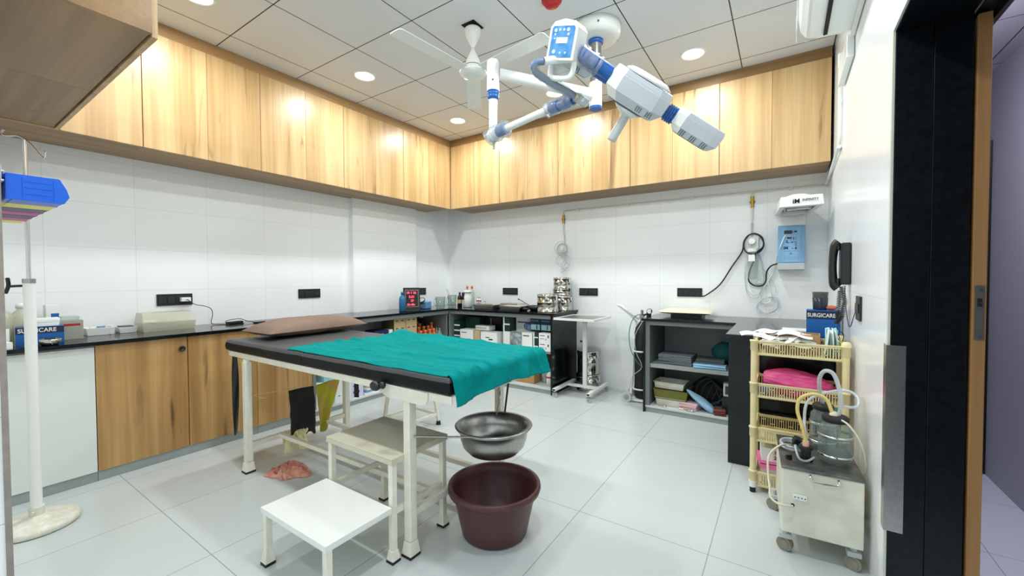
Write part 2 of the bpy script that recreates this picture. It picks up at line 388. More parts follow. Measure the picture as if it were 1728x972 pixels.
# corridor beyond the door
struct(MB().box((4.445, YR, -.1), (5.1, .9, 0)).build('floor_corridor', m_cfloor))
struct(MB().box((4.44, YR, 2.46), (5.1, .9, 2.54)).build('ceiling_corridor', m_cceil))
struct(MB().box((5.0, YR, 0), (5.1, .9, 2.46)).build('wall_corridor', m_cwall))
struct(MB().box((4.44, .9, 0), (5.1, 1.0, 2.46)).build('wall_corridor_end', m_cwall))
struct(MB().box((4.44, YR - .1, 0), (5.1, YR, 2.46)).build('wall_corridor_front', m_cwall))
d2 = MB().box((4.965, -.66, 0), (5.0, .25, 2.04)).build('door_2', mat('dark_door', (14, 14, 18), .35), bevel=.003); struct(d2)
MB().cyl((4.93, -.56, 1.0), (4.965, -.56, 1.0), .012).cyl((4.93, -.56, 1.0), (4.93, -.44, 1.0), .009).build('door_handle', m_steelb, d2)
# sliding door leaf parked on the corridor side, its wooden edge with the lock facing the opening
d1 = struct(MB().box((4.449, -2.47, .012), (4.480, -1.42, 2.03)).build('door_1', m_doorwood, bevel=.002))
b = MB().box((4.4545, -2.4725, 1.02), (4.4745, -2.47, 1.19)).box((4.4595, -2.4745, 1.122), (4.4695, -2.4722, 1.15), 1).box((4.4605, -2.4755, 1.1215), (4.471, -2.4728, 1.125), 2).box((4.4605, -2.4755, 1.1345), (4.471, -2.4728, 1.137), 2)
for z in (1.03, 1.175): b.cyl((4.466, -2.4725, z), (4.466, -2.474, z), .004, n=12, mi=2)
b.build('lock_plate', [mat('dull_lock_plate', (120, 122, 116), .4, .8), m_gap, m_chrome], d1)
struct(MB().box((4.446, -3.6, 2.04), (4.50, -1.3, 2.085)).box((4.486, -3.6, 2.01), (4.50, -1.3, 2.045)).build('trim_4', m_black, bevel=.002))
# stainless guard on the jamb corner
t = MB().box((WX - .010, -2.4690, .345), (WX + .040, -2.4668, .985)).box((WX - .010, -2.4668, .345), (WX - .0075, -2.425, .985))
tag(t.build('corner_guard', m_steelb, org=(WX, -2.467, .345)), 'brushed steel guard plate wrapped round the lower corner of the black granite door jamb', 'guard plate')

# ------------------------------------------------------------------ upper cabinets
ZB = 2.094; ZT = 2.868; FL = .43; FB = -.423
where_l = ['in the run above the near wall end of the long counter', 'above the wall socket with the white charger', 'above the second wall socket of the long wall', 'just left of the cabinets over the wall pillar', 'against the room corner on the left wall']
def cabinet(axis, a0, a1, label):
    """axis 'l' left wall (doors face +X), 'b' back wall (doors face -Y), 'n' near wall (doors face +Y)"""
    w_ = a1 - a0; mid = (a0 + a1) / 2; th = .018; g = .0015
    mm = {'l': m_wood_y, 'b': m_wood_x, 'n': m_wood_x}[axis]
    if axis == 'l': r = thing('wall_cabinet', label, 'cabinet', (FL / 2, mid, ZB), 'oak wall cabinets')
    elif axis == 'b': r = thing('wall_cabinet', label, 'cabinet', (mid, FB / 2, ZB), 'oak wall cabinets')
    else: r = thing('wall_cabinet', label, 'cabinet', (mid, -3.98, ZB), 'oak wall cabinets')
    if axis == 'l': MB().box((0.001, a0, ZB), (FL - th - .003, a1, ZT)).build('body', mm, r)
    elif axis == 'b': MB().box((a0, -.001, ZB), (a1, FB + th + .003, ZT)).build('body', mm, r)
    else: MB().box((a0, YN + .001, ZB + .004), (a1, -3.79 - th - .006, ZT)).build('body', mm, r)
    for k in range(2):
        c0 = a0 + (g * 1.6 if k == 0 else w_ / 2 + g * .7); c1 = (a0 + w_ / 2 - g * .7) if k == 0 else a1 - g * 1.6
        if axis == 'l': d = MB().box((FL - th, c0, ZB - .001), (FL, c1, ZT - .002))
        elif axis == 'b': d = MB().box((c0, FB, ZB - .001), (c1, FB + th, ZT - .002))
        else: d = MB().box((c0, -3.79 - th, ZB - .004), (c1, -3.79, ZT - .002))
        d.build('door', m_wood, r, bevel=.0008, seg=1)
    return r
ul = [-3.788, -3.412, -2.68, -1.93, -1.19, -.425]
names_l = ['half hidden behind the near cabinets', 'second along the left wall, above the plastic case', 'third along the left wall, between pillar and socket', 'fourth along the left wall, above the pillar', 'last one on the left wall, at the corner']
for i in range(5):
    if i == 0:
        cabinet('l', -4.16, ul[1], 'light oak wall cabinet on the left wall, ' + names_l[0])
    else: cabinet('l', ul[i], ul[i + 1], 'light oak wall cabinet, ' + names_l[i])
ub = [.432, 1.185, 1.949, 2.72, 3.486, 4.243]
names_b = ['first unit on the back wall from the room corner', 'second unit on the back wall, above the stacked steel drums', 'middle unit of the back wall, behind the lamp handle', 'fourth on the back wall, behind the lamp end panel', 'last unit on the back wall, beside the air conditioner']
for i in range(5): cabinet('b', ub[i], ub[i + 1], 'light oak wall cabinet, ' + names_b[i])
cabinet('n', .432, 1.257, 'dark-shaded oak wall cabinet of the near run, at the left wall')
r = cabinet('n', 1.259, 2.057, 'oak wall cabinet at top left whose end panel faces the room')
MB().box((2.057, YN + .001, ZB), (2.075, -3.812, ZT)).build('end_panel', m_wood_x, r)
# wood pelmet between the cabinets and the ceiling
struct(MB().box((.001, -4.16, ZT), (FL - .004, -.423, H)).build('trim_5', m_wood_y))
struct(MB().box((.001, FB + .004, ZT), (4.243, -.001, H)).build('trim_6', m_wood_x))
struct(MB().box((FL, YN + .001, ZT), (2.075, -3.794, H)).build('trim_7', m_wood_x))

# ------------------------------------------------------------------ counters
ZC = .85; TH = .022
t = MB().box((.001, YN + .002, ZC - TH), (.558, -.001, ZC)).box((.5585, -.603, ZC - TH), (1.99, -.001, ZC))
t = MB()
t.prism([(.001, YN + .002), (.558, YN + .002), (.558, -.603), (1.99, -.603), (1.99, -.001), (.001, -.001)], ZC - TH, ZC)
wt = tag(t.build('worktop', m_granite, org=(.3, -2, ZC - TH), bevel=.002), 'polished black granite worktop running along the left wall and round the corner', 'worktop')
ZU = ZC - TH - .001
# left base units
bc = thing('base_cabinet', 'plain white fronted base cabinet at the near end of the left counter', 'cabinet', (.26, -3.92, 0))
MB().box((.002, YN + .003, .062), (.5, -3.685, ZU)).build('body', m_whitepan, bc)
MB().box((.501, YN + .006, .062), (.52, -3.687, ZU - .012)).build('front_panel', m_whitepan, bc, bevel=.001)
MB().box((.002, YN + .003, 0), (.508, -3.685, .0615)).build('plinth', m_plinth, bc)
bc = thing('base_cabinet', 'oak base cabinet with a black round knob, under the pale plastic case', 'cabinet', (.26, -3.23, 0))
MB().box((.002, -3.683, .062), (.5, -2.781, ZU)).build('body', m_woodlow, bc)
for k, (a, c) in enumerate(((-3.683, -3.2295), (-3.2245, -2.7825))):
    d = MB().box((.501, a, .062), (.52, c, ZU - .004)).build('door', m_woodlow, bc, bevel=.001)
    if k == 0: MB().lathe((.52, -3.262, .745), [(0, 0), (.010, 0), (.010, .008), (.019, .012), (.019, .017), (.011, .018), (.010, .014), (0, .014)], 24, mtx=Matrix.Rotation(PI / 2, 4, 'Y')).build('knob', m_black, d)
MB().box((.002, -3.683, 0), (.508, -2.781, .0615)).build('plinth', m_plinth, bc)
bc = thing('base_cabinet', 'narrow oak base cabinet behind the head end of the examination table', 'cabinet', (.26, -2.55, 0))
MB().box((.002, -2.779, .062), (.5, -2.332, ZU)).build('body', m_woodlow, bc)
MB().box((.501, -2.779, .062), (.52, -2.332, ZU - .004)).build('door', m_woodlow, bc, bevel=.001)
MB().box((.002, -2.779, 0), (.508, -2.332, .0615)).build('plinth', m_plinth, bc)
# open shelving left
os_ = thing('open_shelf_unit', 'grey stone open shelving under the left counter, full of boxes and bottles', 'shelf unit', (.26, -1.4, 0))
MB().box((.002, -2.330, .045), (.525, -.003, .0615)).build('bottom_shelf', m_lining, os_)
MB().box((.002, -2.330, 0), (.508, -.003, .0445)).build('plinth', m_plinth, os_)
MB().box((.008, -2.330, .0618), (.02, -.003, ZU)).build('back_panel', m_lining, os_)
MB().box((.02, -2.3, .42), (.50, -.63, .445)).build('shelf', m_inner, os_)
MB().box((.0205, -2.3295, .0618), (.525, -2.302, ZU)).build('side_panel', m_stone, os_); MB().box((.0205, -.628, .0618), (.530, -.606, ZU)).build('side_panel', m_stone, os_)
MB().box((.527, -2.330, ZU - .04), (.545, -.606, ZU)).build('front_rail', m_stone, os_)
# open shelving back
ob = thing('open_shelf_unit', 'grey stone open shelving under the back counter, closed by a black granite end panel', 'shelf unit', (1.2, -.3, 0))
MB().box((.56, -.585, .045), (1.95, -.002, .0615)).build('bottom_shelf', m_lining, ob)
MB().box((.56, -.570, 0), (1.95, -.002, .0445)).build('plinth', m_plinth, ob)
MB().box((.56, -.02, .0618), (1.95, -.008, ZU)).build('back_panel', m_lining, ob)
MB().box((.56, -.56, .42), (1.95, -.02, .445)).build('shelf', m_inner, ob)
MB().box((.534, -.59, .0618), (.557, -.02, ZU)).build('side_panel', m_stone, ob)
MB().box((.56, -.588, ZU - .04), (1.95, -.570, ZU)).build('front_rail', m_stone, ob)
MB().box((1.952, -.602, 0), (1.972, -.002, ZU)).build('end_panel', m_granite, ob, bevel=.001)
# right counter
t = MB().prism([(2.885, -.605), (3.645, -.605), (3.645, -1.36), (4.258, -1.36), (4.258, -.001), (2.885, -.001)], ZC - TH, ZC)
tag(t.build('worktop', m_granite, org=(3.6, -.5, ZC - TH), bevel=.002), 'shorter L-shaped black granite worktop along the back and right walls', 'worktop')
ro = thing('open_shelf_unit', 'open granite-sided shelving under the right worktop holding folded cloths and trays', 'shelf unit', (3.3, -.3, 0))
MB().box((2.900, -.602, 0), (2.916, -.002, ZU)).build('end_panel', m_granite, ro)
MB().box((2.917, -.59, .0618), (2.955, -.02, ZU)).build('side_panel', m_stone, ro)
MB().box((2.917, -.575, 0), (3.655, -.002, .0445)).build('plinth', m_plinth, ro)
MB().box((2.917, -.59, .045), (3.655, -.002, .0615)).build('bottom_shelf', m_lining, ro)
MB().box((2.917, -.02, .0618), (3.655, -.008, ZU)).build('back_panel', m_inner, ro)
MB().box((2.956, -.575, .408), (3.655, -.021, .44)).build('shelf', m_inner, ro)
MB().box((2.956, -.592, ZU - .035), (3.655, -.57, ZU)).build('front_rail', m_stone, ro)
t = MB().box((3.66, -1.332, 0), (4.255, -1.312, ZU)).box((3.66, -1.31, 0), (3.68, -.002, ZU))
rb = thing('granite_cupboard', 'black granite clad base block behind the ivory basket rack', 'cupboard', (3.95, -.7, 0))
MB().box((3.66, -1.332, 0), (4.255, -1.312, ZU)).build('front_panel', m_granite, rb, bevel=.001)
MB().box((3.66, -1.311, 0), (3.68, -.003, ZU)).build('side_panel', m_granite, rb)

# ------------------------------------------------------------------ ceiling lights
ring_prof = [(.072, .004), (.078, -.006), (.088, -.008), (.094, -.002), (.094, .004)]
def downlight(x, y, label):
    r = thing('ceiling_light', label, 'ceiling light', (x, y, H), 'round recessed ceiling lights')
    MB().lathe((x, y, H), ring_prof, 40).build('rim', m_white, r)
    MB().cyl((x, y, H - .004), (x, y, H - .001), .0725, n=40).build('lens', m_opal, r)
    ld = bpy.data.lights.new('lamp_light', 'AREA'); ld.shape = 'DISK'; ld.size = .145; ld.energy = LAMP_W; ld.color = LAMP_COL; ld.spread = PI
    lo = bpy.data.objects.new('lamp_light', ld); C.objects.link(lo); lo.parent = r; lo.location = (0, 0, -.012)
    return r
gx = .952; gy = -.877
downlight(gx, gy - 2.4, 'glowing round ceiling light at top left, nearest the near cabinets')
downlight(gx, gy - 1.2, 'glowing round ceiling light left of the ceiling fan')
downlight(gx, gy, 'glowing round ceiling light nearest the room corner')
downlight(gx + 1.2, gy, 'glowing round ceiling light seen behind the lamp arm')
downlight(gx + 2.4, gy, 'glowing round ceiling light right of the operating lamp')
for x, y in ((gx + 2.4, gy - 1.2), (gx + 2.4, gy - 2.4), (gx + 1.2, gy - 2.4), (gx + 2.4, gy - 3.9)):
    downlight(x, y, 'recessed ceiling light overhead, out of the picture')
ld = bpy.data.lights.new('corridor_fill_light', 'AREA'); ld.size = .3; ld.energy = CORRIDOR_FILL_W; ld.color = (.86, .88, 1)  # added fill light with a glowing panel, out of view, brightens the corridor
r = thing('corridor_fill', 'unseen light panel added to brighten the corridor beyond the doorway', 'ceiling light', (4.72, -2.1, 2.46))
MB().box((4.57, -2.25, 2.452), (4.87, -1.95, 2.459)).build('lens', mat('corridor_fill_panel', (230, 232, 255), .5, emit=3.), r)
lo = bpy.data.objects.new('lamp_light', ld); C.objects.link(lo); lo.parent = r; lo.location = (0, 0, -.02)

# ------------------------------------------------------------------ examination table
def foot(x, y, w=.036, h=.068, flare=.007):
    """flared square shoe with a rubber pad below: (cream block, black pad)"""
    a = w / 2 + .002; c = a + flare
    q = MB()
    vs = [(x - c, y - c, .012), (x + c, y - c, .012), (x + c, y + c, .012), (x - c, y + c, .012), (x - a, y - a, h), (x + a, y - a, h), (x + a, y + a, h), (x - a, y + a, h)]
    q.add(vs, [(0, 3, 2, 1), (4, 5, 6, 7), (0, 1, 5, 4), (1, 2, 6, 5), (2, 3, 7, 6), (3, 0, 4, 7)])
    q.box((x - c - .001, y - c - .001, 0), (x + c + .001, y + c + .001, .012), 1)
    return q
bed = thing('examination_table', 'cream steel examination table with black padded top in the middle of the room', 'examination table', (1.87, -2.77, 0))
BY0 = -3.115; BY1 = -2.43; BX0 = 1.148; BX1 = 2.598
for x, y in ((BX0, BY0 - .012), (BX1, BY0 + .008), (BX0, BY1), (BX1, BY1)):
    lg = MB().box((x - .02, y - .02, .07), (x + .02, y + .02, .70)).build('leg', m_cream, bed, bevel=.003)
    foot(x, y, .04).build('foot_cap', [m_cream, m_rubber], lg, bevel=.002)
# lower braces
MB().bar((BX0, BY0 + .008, .17), (BX0, BY1 - .02, .17), .025, .03).build('end_brace', m_cream, bed, bevel=.002)
MB().bar((BX1, BY0 + .028, .185), (BX1, BY1 - .02, .185), .025, .03).build('end_brace', m_cream, bed, bevel=.002)
MB().bar((BX0 + .013, -2.935, .178), (BX1 - .013, -2.92, .19), .025, .025).build('long_brace', m_cream, bed, bevel=.002)
MB().bar((BX0 + .013, -2.615, .178), (BX1 - .013, -2.61, .19), .025, .025).build('long_brace', m_cream, bed, bevel=.002)
# top frame of angle iron
y0 = -3.128; y1 = -2.405; x0 = .905; x1 = 2.862; zt = .752; zb = .715
b = MB().box((x0, y0, zb), (x1, y0 + .005, zt)).box((x0, y0, zt - .005), (x1, y0 + .04, zt)).box((x0, y1 - .005, zb), (x1, y1, zt)).box((x0, y1 - .04, zt - .005), (x1, y1, zt))
b.build('side_rail', m_cream, bed, bevel=.001)
for xa_, xb_ in ((x0, x0 + .005), (x1 - .005, x1)): MB().box((xa_, y0 + .041, zb), (xb_, y1 - .041, zt)).build('end_rail', m_cream, bed, bevel=.001)
for x in (1.15, 1.72, 2.4, 2.6): MB().box((x - .018, y0 + .041, zb), (x + .018, y1 - .041, zb + .02)).build('cross_rail', m_cream, bed, bevel=.001)
for yy in (y0 - .006, y1 + .001):
    b = MB().prism([(2.41, .725), (2.47, .693), (2.50, .688), (2.70, .688), (2.725, .695), (2.735, .715), (2.735, .745), (2.41, .75)], 0, .005, Matrix(((1, 0, 0, 0), (0, 0, 1, yy), (0, 1, 0, 0), (0, 0, 0, 1))))
    b.build('gusset_plate', m_cream, bed)
for x, y in ((BX0, BY0 - .012), (BX1, BY0 + .008), (BX0, BY1), (BX1, BY1)):
    MB().cyl((x, y - .0, .699), (x, y, .7145), .02, n=16).build('leg_socket', m_cream, bed)
# lever knob at the backrest hinge
b = MB().cyl((2.455, -3.135, .748), (2.455, -3.155, .748), .012, n=16).sph((2.455, -3.175, .745), .026, 20, sc=(1.15, .75, .85)).sph((2.49, -3.165, .75), .018, 14, sc=(1, .8, .9))
b.build('lever_knob', m_black, bed)
# mattress: head part and body part, a seam between
def pad(xa, xb, nm, top):
    q = MB(); n = 28; k = 14; z0 = .756; z1 = .824; ya = -3.138; yb = -2.395; r = .022
    def P(u, v):
        x = xa + (xb - xa) * u; y = ya + (yb - ya) * v
        ex = min(x - xa, xb - x, y - ya, yb - y); d = max(0, r - ex) / r
        z = z1 - r * (1 - math.sqrt(max(0, 1 - d * d))) + .003 * wob(x, y, 0, 6) + .0015 * wob(x, y, 4, 25)
        return (x, y, z)
    us = [0, .004, .010, .02] + [i / n for i in range(1, n)] + [.98, .99, .996, 1]
    vs_ = [0, .008, .018, .03] + [i / k for i in range(1, k)] + [.97, .982, .992, 1]
    us = [0, .003, .008, .014] + [.014 + (.972) * i / n for i in range(1, n)] + [.986, .992, .997, 1]
    pts = [P(u, v) for v in vs_ for u in us]; a = len(us); c = len(vs_)
    fs = [(j * a + i, j * a + i + 1, (j + 1) * a + i + 1, (j + 1) * a + i) for j in range(c - 1) for i in range(a - 1)]
    q.add(pts, fs, 0, True)
    ring = [i for i in range(a)] + [j * a + a - 1 for j in range(1, c)] + [(c - 1) * a + i for i in range(a - 2, -1, -1)] + [j * a for j in range(c - 2, 0, -1)]
    m_ = len(ring); top_r = [pts[i] for i in ring]
    lay = [top_r]
    for t in (.25, .5, .75, 1.):
        lay.append([(p[0] + (.004 * math.sin(t * PI)) * (1 if p[0] > (xa + xb) / 2 else -1) * (abs(p[0] - (xa + xb) / 2) > (xb - xa) / 2 - .001), p[1] + .004 * math.sin(t * PI) * (1 if p[1] > -2.77 else -1) * (min(p[1] - ya, yb - p[1]) < .001) + .0012 * wob(p[0], t, 0, 40), p[2] + (z0 - p[2]) * t) for p in top_r])
    vv = [p for l in lay for p in l]
    q.add(vv, [(j * m_ + (i + 1) % m_, j * m_ + i, (j + 1) * m_ + i, (j + 1) * m_ + (i + 1) % m_) for j in range(4) for i in range(m_)], 1, True)
    q.add(lay[-1], [tuple(range(m_))], 1)
    return q.build(nm, [top, m_vinyl], bed)
pad(.890, 1.80, 'head_pad', m_vinyltop); pad(1.8005, 2.858, 'body_pad', m_vinyltop)
# hanging straps
def strap(pts, wdt, tw, name='strap'):
    q = MB(); n = len(pts) * 6
    def F(u, v):
        t = u * (len(pts) - 1); i = min(int(t), len(pts) - 2); f = t - i; p = V(pts[i]).lerp(V(pts[i + 1]), f)
        a = tw * u; o = (v - .5) * wdt
        return (p.x + o * math.cos(a), p.y + o * math.sin(a), p.z)
    q.sheet(F, n, 2); return q.build(name, m_black, bed, solid=.003)
strap([(.882, -3.085, .755), (.880, -3.083, .5), (.884, -3.088, .17)], .04, 2.4)
strap([(1.222, -2.393, .75), (1.222, -2.391, .305)], .04, .4)
# basin bracket on the legs: rod and ring
b = MB().cyl((2.622, -3.105, .532), (2.80, -2.905, .50), .0045, n=10)
b.tube([(2.78 + .178 * math.cos(a), -2.735 + .178 * math.sin(a), .497) for a in [2 * PI * i / 24 for i in range(24)]], .0045, 8, closed=True, smooth=2)
b.cyl((2.70, -2.60, .498), (2.618, -2.44, .57), .0045, n=10).cyl((2.61, -2.452, .50), (2.61, -2.452, .60), .006, n=10)
b.build('basin_bracket', m_steelb, bed)
MB().bar((2.725, -2.56, .50), (2.722, -2.50, .742), .006, .01).build('hanger_rod', m_black, bed)
MB().tube([(BX0 + .021, -3.10, .485), (BX0 + .03, -2.95, .478), (BX0 + .03, -2.8, .466), (BX0 + .03, -2.6, .458), (BX0 + .021, BY1 - .01, .47)], .0018, 6).tube([(BX0 + .022, -3.10, .485), (BX0 + .05, -3.07, .465), (BX0 + .07, -3.05, .462)], .0018, 6).build('string', mat('twine', (200, 186, 140), .8), bed)

# basin and bucket
def shell(c, outer, inner, m, name, label, cat, lab_m=None):
    q = MB().lathe(c, outer + inner, 48)
    return tag(q.build(name, m, org=c), label, cat)
shell((2.78, -2.735, .368), [(0, 0), (.085, 0), (.125, .012), (.150, .04), (.163, .08), (.166, .128), (.186, .132), (.189, .137), (.184, .141)],
      [(.164, .137), (.160, .08), (.147, .044), (.122, .018), (.08, .006), (0, .006)], m_steelb, 'basin', 'round stainless steel basin hung from the table above the maroon bucket', 'basin')
shell((2.805, -2.765, 0), [(0, 0), (.135, 0), (.148, .004), (.156, .012), (.196, .196), (.200, .206), (.218, .208), (.223, .222), (.220, .238), (.212, .241)],
      [(.203, .236), (.194, .2), (.152, .012), (.13, .008), (0, .008)], m_maroon, 'bucket', 'dark maroon plastic bucket on the floor below the hanging steel basin', 'bucket')

# ------------------------------------------------------------------ two-step footstool
st = thing('step_stool', 'cream steel two-step footstool in front of the examination table', 'step stool', (2.33, -3.16, 0))
sx0 = 2.115; sx1 = 2.575; sy0 = -3.487; sy1 = -3.185; sy2 = -2.862; z1 = .247; z2 = .452
MB().box((sx0 - .008, sy0 - .012, z1 - .004), (sx1 + .008, sy1 - .012, z1 + .001)).box((sx0 - .008, sy0 - .012, z1 - .024), (sx1 + .008, sy0 - .007, z1 - .004)).box((sx0 - .008, sy0 - .007, z1 - .024), (sx0 - .003, sy1 - .012, z1 - .004)).box((sx1 + .003, sy0 - .007, z1 - .024), (sx1 + .008, sy1 - .012, z1 - .004)).build('step', m_white, st, bevel=.0015)
MB().box((sx0 - .008, sy1 - .011, z2 - .004), (sx1 + .008, sy2 + .012, z2 + .001)).box((sx0 - .008, sy1 - .011, z2 - .026), (sx1 + .008, sy1 - .006, z2 - .004)).box((sx0 - .008, sy1 - .006, z2 - .026), (sx0 - .003, sy2 + .012, z2 - .004)).box((sx1 + .003, sy1 - .006, z2 - .026), (sx1 + .008, sy2 + .012, z2 - .004)).box((sx0 - .003, sy2 + .007, z2 - .026), (sx1 + .003, sy2 + .012, z2 - .004)).build('step', mat('beige_painted_steel', (206, 202, 180), .45, nz=.15, scale=18), st, bevel=.0015)
def leg(x, y, zt_, w=.026, parent=st, m=m_cream):
    l = MB().box((x - w / 2, y - w / 2, .05), (x + w / 2, y + w / 2, zt_)).build('leg', m, parent, bevel=.002)
    foot(x, y, w, .052, .006).build('foot_cap', [m, m_rubber], l, bevel=.0015); return l
for x, y, z in ((sx0 + .012, sy0 + .006, z1 - .025), (sx1 - .01, sy0 + .006, z1 - .025), (sx0 + .012, sy1 + .008, z2 - .027), (sx1 - .01, sy1 + .008, z2 - .027), (sx0 + .012, sy2 - .006, z2 - .027), (sx1 - .01, sy2 - .006, z2 - .027)):
    leg(x, y, z)
for x in (sx0 + .012, sx1 - .01):
    MB().bar((x, sy1 + .022, .215), (x, sy2 - .02, .215), .02, .024).build('side_brace', m_cream, st, bevel=.0015)

# second stool beyond the table
s2 = thing('stool', 'cream steel stool with black rubber feet half hidden behind the examination table', 'stool', (1.42, -2.0, 0))
fc = [(1.565, -1.855), (1.555, -2.165), (1.255, -1.845), (1.245, -2.155)]
for x, y in fc:
    tx = 1.405 + (x - 1.405) * .72; ty = -2.005 + (y + 2.005) * .72
    l = MB().bar((x, y, .03), (tx, ty, .46), .024).build('leg', m_cream, s2, bevel=.002)
    MB().prism([(x - .018, y - .018), (x + .018, y - .018), (x + .018, y + .018), (x - .018, y + .018)], .03, 0).build('rubber_foot', m_rubber, l) if False else MB().cyl((x, y, 0), (x, y, .035), .021, .014, 16).build('rubber_foot', m_rubber, l)
b = MB()
for i, j in ((0, 1), (1, 3), (3, 2), (2, 0)): b.bar((*[q * .94 + c * .06 for q, c in zip(fc[i], (1.405, -2.005))], .09), (*[q * .94 + c * .06 for q, c in zip(fc[j], (1.405, -2.005))], .09), .016, .02)
b.build('foot_ring', m_cream, s2)
MB().lathe((1.405, -2.005, .46), [(0, 0), (.15, 0), (.155, .006), (.155, .022), (.15, .028), (0, .028)], 36).build('seat', m_cream, s2)

# ------------------------------------------------------------------ pillow and teal cloth on the table
def pillow(c, sx, sy, h, rz, m, name, label, pw=3.2, wr=.006, sag=0.):
    q = MB(); n = 30
    ca, sa = math.cos(rz), math.sin(rz)
    for sgn in (1, -1):
        def F(u, v):
            a = 2 * u - 1; b_ = 2 * v - 1
            e = max(0, (1 - abs(a) ** pw) * (1 - abs(b_) ** pw)) ** .55
            pinch = 1 - .07 * (1 - abs(b_)) * abs(a) ** 3
            pin2 = 1 - .10 * (1 - abs(a)) * abs(b_) ** 3
            x = a * sx / 2 * pin2; y = b_ * sy / 2 * pinch
            z = h / 2 * e * (1 if sgn > 0 else .55) + wr * e * wob(x, y, sgn * 3, 9)
            return (c[0] + x * ca - y * sa, c[1] + x * sa + y * ca, c[2] + (h * .28) + sgn * max(z, 0.0004))
        vs_ = q.sheet(F, n, n)
    o = q.build(name, m, org=c); return tag(o, label, 'pillow')
pillow((1.07, -2.675, .827), .36, .74, .15, .03, m_brown, 'pillow', 'flat brown pillow on the head end of the examination table')
def cloth():
    q = MB(); nx = 230; ny = 130
    L = 1.24; over = .105
    def F(u, v):
        y = -3.128 + (.755) * v
        xs = 1.63 + .10 * v + .022 * math.sin(v * 9 + 1) * v + .02 * wob(v, 3, 0, 5)      # slanted left edge
        top = 2.862 - xs; s = u * (top + over + .012 * math.sin(v * 6 + 2)); x = xs + s
        z = .8295
        wx = x + .05 * wob(x, y, 3, 3); wy = y + .05 * wob(y, x, 8, 3)
        wr = .011 * max(0, 1 - abs(wob(wx * .9 - wy * .5, wy * 2.4, 1, 3.4)) * 3.2) ** 2 + .007 * max(0, 1 - abs(wob(wx * .5 + wy, wy * 2.2, 5, 6)) * 3.5) ** 2 + .0025 * max(0, 1 - abs(wob(wx, wy * 1.8, 9, 14)) * 3) ** 2 + .0012 * wob(x, y * 1.4, 9, 30)
        wr *= .35 + .65 * min(1, v * 9)
        if x > 2.84:
            d = x - 2.84; r = .03
            a = min(d / r, PI / 2); rest = max(0, d - r * PI / 2)
            fold = .010 * math.sin(y * 26 + 1.2 * wob(y, rest, 0, 6)) * min(1, rest / .05)
            x = 2.84 + r * math.sin(a) + fold * .8 + rest * .16; z = .8295 - r * (1 - math.cos(a)) - rest * .98
            return (x + wr * .8, y, z + wr * (1 - a / (PI / 2)))
        fr = max(0., 1 - v * 14)                        # near long edge lies just over the rounded mattress edge
        z -= .010 * fr * fr
        bump = .022 * math.exp(-((x - 1.76) / .07) ** 2 - ((y + 2.42) / .10) ** 2) + .012 * math.exp(-((x - 2.0) / .3) ** 2 - ((y + 2.40) / .07) ** 2)
        return (x, y, z + wr + .003 + bump)
    q.sheet(F, nx, ny)
    return q.build('surgical_cloth', m_teal, org=(2.2, -2.77, .83), solid=.0016)
tag(cloth(), 'creased teal surgical cloth spread over the foot end of the examination table', 'cloth')

# cloths and gloves hanging under the table
def hang(name, label, xa, y0, y1, ztop, zbot, m, fn, th=.003):
    q = MB(); q.sheet(lambda u, v: fn(u, v), 16, 24)
    return tag(q.build(name, m, org=(xa, (y0 + y1) / 2, ztop), solid=th), label, 'cloth')
def f_dark(u, v):
    y = -2.885 + (.175 + .03 * v * 0) * u + .006 * wob(u, v, 0, 4); x = BX0 + .036 + .022 * math.sin(u * 7 + v * 1.5) * (.3 + v) * .6
    z = .462 - v * (.30 + .03 * u + .012 * math.sin(u * 22) * (v > .8))
    if v < .06: x -= .012 * (1 - v / .06); 
    return (x + .008 * wob(u, v, 2, 5), y, z)
hang('dark_towel', 'dark brown cloth hung on the string under the table head', BX0 + .04, -2.88, -2.7, .46, .12, m_darkcloth, f_dark)
def f_green(u, v):
    wd = .185 * (1 - v * .62); y = -2.70 + wd * u + .02 * v; x = BX0 + .04 + .02 * math.sin(u * 8 + 2 * v) * (.4 + .6 * v)
    z = .464 + .01 * u - v * (.30 + .06 * math.sin(min(1, u * 1.1) * PI))
    return (x + .008 * wob(u, v, 7, 5), y, z)
hang('green_towel', 'green and yellow stained cloth hanging next to the dark brown cloth', BX0 + .04, -2.7, -2.55, .46, .1, m_green_y, f_green)
# pair of rubber gloves draped over the end brace
def glove(c, label, rz, lean=0.):
    q = MB(); c = V(c)
    def F(u, v):
        a = 2 * PI * u; r = .026 + .006 * math.sin(3 * a); return (c.x + .018 * math.cos(a) + .012 * wob(u, v, 1, 3), c.y + (r + .01 * v) * math.sin(a) + lean * v, c.z + .0 - v * .11)
    q.sheet(F, 18, 10)
    for i in range(4):
        yy = c.y - .024 + i * .016; q.tube([(c.x + .004, yy, c.z - .01), (c.x - .022, yy + .003, c.z + .014), (c.x - .048, yy + .004, c.z - .01 - .008 * (i % 2)), (c.x - .052, yy + .006, c.z - .05 - .012 * ((i + 1) % 3))], lambda t: .0095 * (1 - .35 * t), 8)
    q.tube([(c.x, c.y + .026, c.z), (c.x - .012, c.y + .046, c.z + .01), (c.x - .03, c.y + .052, c.z - .02)], .009, 8)
    return tag(q.build('rubber_glove', m_glove, org=c), label, 'glove', 'pale rubber gloves on the table brace')
glove((BX0 + .042, -2.885, .165), 'pale yellow rubber glove draped over the table brace, cuff down', 0)
glove((BX0 + .052, -2.815, .160), 'second pale yellow rubber glove, behind the first on the table brace', 0, .02)

